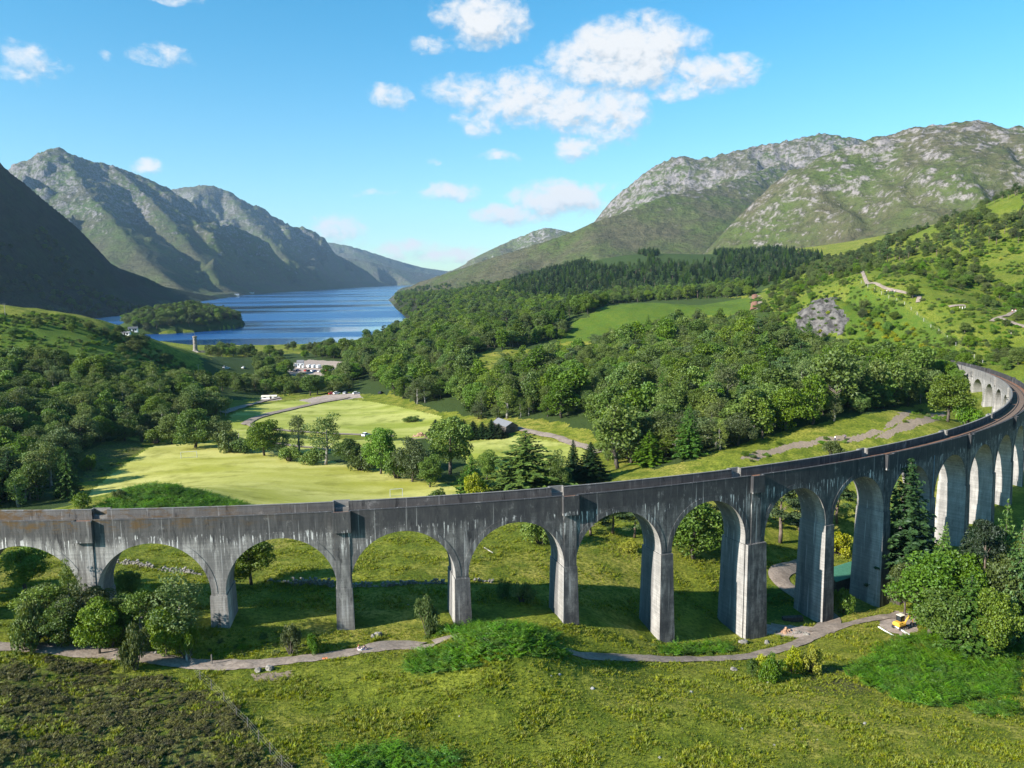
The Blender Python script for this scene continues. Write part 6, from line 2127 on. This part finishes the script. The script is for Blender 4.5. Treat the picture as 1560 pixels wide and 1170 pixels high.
        tag(o, 'pale lichened rock lying in the rough grass of the near slopes', 'rock', 'pale rocks scattered in the grass')
    # --- dry stone walls in the meadow
    stone_wall([(173, 858), (230, 866), (307, 877)], 'tumbled dry stone wall seen through the second arch', 41)
    stone_wall([(408, 884), (450, 891), (478, 890), (508, 895)], 'pale broken dry stone wall behind the third arch', 42, 1.1)
    stone_wall([(537, 895), (600, 893), (640, 889), (678, 888)], 'low dark dry stone wall behind the fourth arch', 43, 0.7)
    stone_wall([(722, 886), (738, 885), (752, 888)], 'short stub of dry stone wall behind the fifth arch', 44, 0.6)
    a, c = g_at(738, 836), g_at(751, 844)
    b = MB(); b.tube([a + [0, 0, 0.15], c + [0, 0, 0.2]], [0.12, 0.09], 7); tag(b.build('log', M7['plank']), 'bleached log lying on the slope behind the fifth arch', 'log')
    # --- yard under the arches
    p = g_at(1287, 892)
    gabled('shed', 'long dark shed with a green metal roof behind the eighth pier', 'shed', (p[0], p[1] + 1.5, p[2]), 0.55, 11.0, 5.0, 2.3, 3.7, 'darkwood', 'greenroof', (('door', 'front', 1.5, 1.0, 1.6, 2.0, 'black'),))
    p = g_at(1377, 915)
    gabled('shed', 'open-fronted shed with a blue roof right of the eighth pier', 'shed', (p[0], p[1] + 1.0, p[2]), 0.35, 4.6, 3.6, 2.3, 3.0, 'darkwood', 'blueroof', (('door', 'front', 0.0, 1.0, 3.2, 2.0, 'black'),))  # black front panel paints in the dark of the open interior
    p = g_at(1371, 958); digger(tuple(p), 0.45)
    for (x0, y0, x1, y1), lab in (((1338, 958, 1370, 972), 'white plank nearest the track on the yard'), ((1361, 956, 1388, 968), 'white plank beside the excavator on the yard')):
        a, c = g_at(x0, y0), g_at(x1, y1)
        b = MB(); m = (a + c) / 2; dd = c - a
        b.bevel_box((m[0], m[1], m[2] + 0.14), (float(np.hypot(dd[0], dd[1])), 0.28, 0.14), 0.03, math.atan2(dd[1], dd[0])); tag(b.build('plank', M7['white']), lab, 'plank')
    a = g_at(1207, 946)
    E_ = empty('timber_stack', a, 0.12, 'dark stack of old sleepers leaning by the seventh pier', 'timber stack')
    for k in range(9):
        b = MB(); b.bevel_box((0.05 * (k % 3), (k % 3) * 0.34 - 0.3, 0.16 + 0.30 * (k // 3)), (3.9 - 0.1 * (k % 2), 0.30, 0.27), 0.03); b.build('timber', M7['darkwood'], E_)
    for (px, py, s, lab, mt, sd) in ((1197, 962, 0.95, 'heap of orange-brown rubble between the sixth and seventh piers', 'rubble', 3), (1217, 965, 0.6, 'small heap of grey slabs next to the orange-brown rubble', 'stone', 4), (641, 664, 2.1, 'heap of red and white debris on the bank below the mown meadow', 'rubble', 5)):
        r = np.random.RandomState(sd); p = g_at(px, py); b = MB()
        m = rock_mesh(470 + sd, M7[mt], 0.7); v = np.empty(len(m.vertices) * 3, np.float32); m.vertices.foreach_get('co', v); v = v.reshape(-1, 3); fc = [tuple(q.vertices) for q in m.polygons]
        for k in range(60):
            rr = abs(r.randn()) * 0.55; aa = r.rand() * 6.28; s2 = s * r.uniform(0.14, 0.34)
            x, y = rr * s * 1.6 * math.cos(aa), rr * s * math.sin(aa)
            an = r.rand() * 6.28; W = v * s2
            W = np.stack([W[:, 0] * math.cos(an) - W[:, 1] * math.sin(an) + p[0] + x, W[:, 0] * math.sin(an) + W[:, 1] * math.cos(an) + p[1] + y, W[:, 2] + gz(p[0] + x, p[1] + y) + max(0, s * (0.8 - rr)) * r.rand()], 1)
            b.add(W, fc)
        tag(b.build('rubble_heap', M7[mt]), lab, 'heap')
    p = g_at(495, 1004); b = MB(); b.bevel_box((p[0], p[1], p[2] + 0.16), (0.7, 0.35, 0.1), 0.03, 0.2); tag(b.build('marker_board', M7['orange']), 'small orange board lying on the track', 'board')
    # --- goals
    for (x0, x1, y, lab) in ((281, 295, 698, 'far goal frame at the upper left end of the playing field'), (596.5, 611.5, 757, 'near goal frame at the parapet end of the playing field')):
        a = g_at((x0 + x1) / 2, y); w = 5.4 if y < 720 else 3.6
        w = max(w, (x1 - x0) * a[1] / F)
        E_ = empty('goal_frame', a, 0.25, lab, 'goal')
        b = MB(); b.tube([(-w / 2, 0, 0), (-w / 2, 0, 2.4)], 0.07, 6); b.tube([(w / 2, 0, 0), (w / 2, 0, 2.4)], 0.07, 6); b.build('posts', M7['galv'], E_)
        b = MB(); b.tube([(-w / 2, 0, 2.4), (w / 2, 0, 2.4)], 0.07, 6); b.build('crossbar', M7['galv'], E_)
        b = MB()
        for s in (-1, 1): b.tube([(s * w / 2, 0, 2.4), (s * w / 2, 1.3, 0.05)], 0.045, 5)
        b.tube([(-w / 2, 1.3, 0.05), (w / 2, 1.3, 0.05)], 0.045, 5); b.build('back_frame', M7['galv'], E_)
    # --- poles
    def pole(px, py, top, lab, arm=True, r=0.14):
        p = g_at(px, py); h = at_y(px, top, p[1])[2] - p[2]
        E_ = empty('power_pole', p, 0.4, lab, 'pole')
        b = MB(); b.tube([(0, 0, -0.3), (0, 0, h)], [r * 1.2, r * 0.8], 7); b.build('mast', M7['pole'], E_)
        if arm:
            b = MB(); b.box((0, 0, h - 0.5), (1.8, 0.12, 0.14)); c_ = b.build('crossarm', M7['pole'], E_)
            b = MB()
            for x in (-0.8, 0, 0.8): b.lathe([(0.05, 0), (0.09, 0.05), (0.05, 0.1), (0.08, 0.16), (0.03, 0.22)], (x, 0, h - 0.43), 8)
            b.build('insulators', M7['silver'], c_)
    pole(303, 575, 555, 'lone power pole on the end of the ferny knoll')
    pole(8, 481, 462, 'power pole on top of the ferny knoll at the left edge')
    pole(365, 688, 660, 'left of two poles at the top edge of the playing field', False, 0.12)
    pole(369, 688, 669, 'right of two poles at the top edge of the playing field', False, 0.12)
    p = g_at(334, 634)
    E_ = empty('transformer_frame', p, 0.2, 'group of tall power poles braced together at the wood edge', 'pole frame')
    k = p[1] / F
    for x, y, h in ((-8, 0, 20), (-3, 2.5, 19), (2, 0, 24), (9, 1.0, 25)):
        b = MB(); b.tube([(x * k, y, -0.3), (x * k, y, h * k)], [0.2, 0.14], 7); b.build('pole', M7['pole'], E_)
    b = MB(); b.box((-5.5 * k, 1, 17 * k), (7 * k, 0.2, 0.2)); b.box((5 * k, 0.5, 21 * k), (11 * k, 0.2, 0.25)); b.box((5 * k, 0.5, 15 * k), (9 * k, 0.6, 0.9)); b.build('cross_beams', M7['galv'], E_)
    # --- monument
    p = g_at(298, 536); Y = p[1]; k = Y / F
    h = (536 - 509) * k
    E_ = empty('monument_tower', p, 0, 'slender round stone memorial tower with a statue on top at the loch head', 'tower')
    b = MB(); b.lathe([(3.2, -1.0), (3.2, 1.2), (2.9, 1.5), (2.55, 1.7), (2.4, 2.2)], (0, 0, 0), 8); b.build('plinth', M7['tower'], E_)
    b = MB(); b.lathe([(2.15, 1.8), (1.95, h * 0.45), (1.85, h * 0.80), (2.2, h * 0.82), (2.3, h * 0.85), (2.3, h * 0.89), (2.0, h * 0.89), (2.0, h * 0.86)], (0, 0, 0), 24); sh = b.build('shaft', M7['tower'], E_)
    for z in (0.25, 0.5, 0.7):
        b = MB(); b.box((0.3, -2.03, h * z), (0.35, 0.25, 1.1)); b.build('slit_window', M7['black'], sh)
    b = MB(); b.lathe([(0.9, h * 0.86), (0.8, h * 0.90), (0.7, h * 0.905)], (0, 0, 0), 10); b.build('cap', M7['tower'], E_)
    st = skin_mesh('statue', person_joints(False), BODY, M7['tower']); o = link('statue', st, E_, (0, 0, h * 0.905)); o.scale = (1.25,) * 3
    b = MB()
    for i in range(8):
        a0 = i * math.pi / 4; x, y = 9 * math.cos(a0 + math.pi / 8), 9 * math.sin(a0 + math.pi / 8)
        b.box((p[0] + 7 + x, p[1] + y, gz(p[0] + 7 + x, p[1] + y) + 0.5), (6.7, 0.5, 1.3), a0 + math.pi / 8 + math.pi / 2)
    tag(b.build('enclosure_wall', M7['tower']), 'low eight-sided stone wall round the memorial tower', 'wall')
    # --- barn, halls, houses
    p = g_at(779, 658)
    gabled('barn', 'grey-roofed dark barn at the end of the conifer hedge', 'barn', (p[0] - 2.5, p[1] + 4.0, p[2]), math.radians(118), 12.0, 5.4, 2.6, 4.1, 'barnwall', 'greyroof', (('door', 'left', 0.0, 1.1, 2.4, 2.3, 'darkwood'),))
    p = g_at(409, 608)
    gabled('hall', 'long low white building beside the lane to the gravel yard', 'building', (p[0], p[1] + 2, p[2]), 0.12, 8.5, 3.5, 1.5, 2.1, 'white', 'cream', (('door', 'front', 1.0, 1.0, 1.0, 1.9, 'black'), ('window', 'front', -2.5, 1.2, 1.4, 0.8, 'glass'), ('window', 'front', 3.5, 1.2, 1.4, 0.8, 'glass')))
    for i, (px, py, L, W, hh, lab, rz) in enumerate([(203, 505, 6, 4, 2.4, 'white house by the water left of the islet', 0.3), (190, 510, 7, 3, 1.8, 'low pale boathouse left of the white lochside house', 0.1), (665, 500, 12, 7, 3.2, 'white house with a grey roof among trees on the right shore', 0.2), (689, 499, 9, 6, 3.0, 'cream cottage in the trees right of the white shore house', -0.3), (361, 450, 22, 12, 7, 'tiny white lodge on the far left shore', 0.4), (383, 447, 30, 10, 6, 'long white farmstead on the far left shore', 0.1), (458, 560, 5, 4, 4.2, 'tall white block among the parked campers', 0.15)]):
        p = g_at(px, py)
        gabled('house', lab, 'house', tuple(p), rz, L, W, hh, hh * 1.45, 'white' if i != 3 else 'cream', 'slate' if i not in (1, 6) else 'greyroof', (('door', 'front', 0.4, 1.0, 1.0, 2.0, 'darkwood'), ('window', 'front', -L * 0.3, hh * 0.6, 1.2, 1.1, 'glass'), ('window', 'front', L * 0.3, hh * 0.6, 1.2, 1.1, 'glass')))
    a = at_z(607, 489, 0.7); c = at_z(619, 489.5, 0.7)
    E_ = empty('jetty', (a + c) / 2, 0, 'dark jetty reaching into the loch from the right shore', 'jetty')
    b = MB(); L = float(c[0] - a[0]); b.box((0, 0, 0.3), (L, 2.0, 0.25)); b.build('deck', M7['darkwood'], E_)
    b = MB()
    for x in np.linspace(-L / 2 + 0.3, L / 2 - 0.3, 5):
        for y in (-0.85, 0.85): b.tube([(x, y, -3), (x, y, 0.5)], 0.12, 6)
    b.build('piles', M7['darkwood'], E_)
    # --- vehicles in the visitor car park and on the gravel yard
    first = None
    CAMP = [(471, 560), (478, 560.5), (485.5, 561), (495, 560.5), (500, 561.5), (519, 559), (523, 560.5), (449, 559)]
    words = ['leftmost of the white motorhomes in the middle row', 'second of the white motorhomes in the middle row', 'third of the white motorhomes in the middle row', 'fourth of the white motorhomes in the middle row', 'rightmost of the white motorhomes in the middle row', 'white motorhome by the tree at the right of the car park', 'outermost white motorhome at the right of the car park', 'white motorhome left of the tall white block']
    for i, (px, py) in enumerate(CAMP):
        p = g_at(px, py); rz = 1.35 + 0.12 * math.sin(i * 3.1)
        if first is None: first = camper_root(words[i], tuple(p), rz); first['group'] = 'motorhomes in the visitor car park'; first.scale = (0.8,) * 3
        else: dup(first, tuple(p), rz, 0.78 + 0.06 * (i % 3), words[i])
    cols = ['bluecar', 'silver', 'white', 'black', 'red', 'teal', 'white', 'silver']
    protos = {}
    CARS = [(433, 561, 5), (437, 562.5, 0), (441, 563, 1), (445, 564.5, 2), (449, 566, 3), (454, 565, 0), (466, 565.5, 4), (471, 566, 3), (476, 566, 1), (481, 566.5, 0), (487, 567, 2), (492, 566, 3), (497, 567, 4), (503, 565, 0), (508, 564, 2), (514, 563, 1), (529, 562, 0), (342, 561, 1), (346, 562, 2), (371, 561, 2), (513, 600.5, 2), (526, 600, 7), (543, 600, 6), (580, 600, 3), (506, 601, 4), (557, 664, 2)]
    cn = {'bluecar': 'dark blue', 'silver': 'silver', 'white': 'white', 'black': 'black', 'red': 'red', 'teal': 'teal'}
    for i, (px, py, ci) in enumerate(CARS):
        p = g_at(px, py); nm = cols[ci]; rz = 0.2 + (i * 0.7 % 1.5)
        place = 'parked among the motorhomes of the visitor car park' if py < 570 and px > 420 else 'parked under the trees left of the car park' if py < 570 else 'parked at the back of the pink gravel yard' if py < 620 else 'parked on the farm track'
        lab = cn[nm] + ' car ' + place
        gp = cn[nm] + ' cars ' + place
        if nm not in protos: protos[nm] = car_root(M7[nm], lab, tuple(p), rz); protos[nm]['group'] = gp
        else: dup(protos[nm], tuple(p), rz, 1.0, lab, gp)
    # --- railway beyond the viaduct
    e = vmap(pier_s(21) + 24, VW / 2, 0)
    pts = np.array([[float(e[0]), float(e[1])], *[g_at(a, b)[:2] for a, b in ((1420, 548), (1366, 538))]])
    for lab, q in (('brown railway bed running on past the far end of the viaduct', pts), ('brown railway cutting far beyond the crag', np.array([g_at(x_, y_)[:2] for x_, y_ in ((1147, 472), (1149, 464), (1150, 456), (1149, 450))]))):
        rail_strip(q, lab)


def rail_strip(q, lab):
    t = np.linspace(0, len(q) - 1, 160)
    X = np.interp(t, range(len(q)), q[:, 0]); Yv = np.interp(t, range(len(q)), q[:, 1])
    for _ in range(30):
        X[1:-1] = X[1:-1] * 0.5 + (X[:-2] + X[2:]) * 0.25; Yv[1:-1] = Yv[1:-1] * 0.5 + (Yv[:-2] + Yv[2:]) * 0.25
    tx, ty = np.gradient(X), np.gradient(Yv); ln = np.hypot(tx, ty)
    V = []
    for o in (-2.4, -1.6, 0, 1.6, 2.4):
        gx, gy = X - ty / ln * o, Yv + tx / ln * o
        V.append(np.stack([gx, gy, height(gx, gy) + (0.9 if abs(o) < 2 else 0.2)], 1))
    V = np.stack(V, 1); n, m = V.shape[:2]; ix = np.arange(n * m).reshape(n, m)
    me = np_mesh('railway_bed', V.reshape(-1, 3), np.stack([ix[:-1, :-1], ix[1:, :-1], ix[1:, 1:], ix[:-1, 1:]], -1).reshape(-1, 4), track_material('bed_ballast', (0.17, 0.085, 0.052), (0.30, 0.165, 0.110)), True)
    tag(link('railway_bed', me), lab, None, None, 'structure')


def MBpost(p, h, r, name, mat):
    b = MB(); b.tube([(p[0], p[1], p[2] - 0.3), (p[0], p[1], p[2] + h)], [r, r * 0.92], 7)
    return b.build(name, M7[mat])


def fence(px, h, label, nw, mat, r):
    P = [g_at(a, b) for a, b in px]
    o = P[0]
    E_ = empty('wire_fence', o, 0, label, 'fence')
    for p in P:
        b = MB(); q = p - o; b.tube([(q[0], q[1], q[2] - 0.3), (q[0], q[1], q[2] + h)], [r, r * 0.9], 6)
        b.build('post', M7[mat], E_)
    b = MB()
    for k in range(nw):
        z = h * (0.15 + 0.82 * k / (nw - 1))
        b.tube([p - o + np.array([0, 0, z]) for p in P], 0.006 if h < 1.6 else 0.014, 4)
    b.build('wires', M7['wire'], E_)
make_camera()
build_sky()
build_ground()
build_viaduct()
build_protos()
hedge_and_hand()
build_woods()
build_cover()
build_objects()
build_haze()
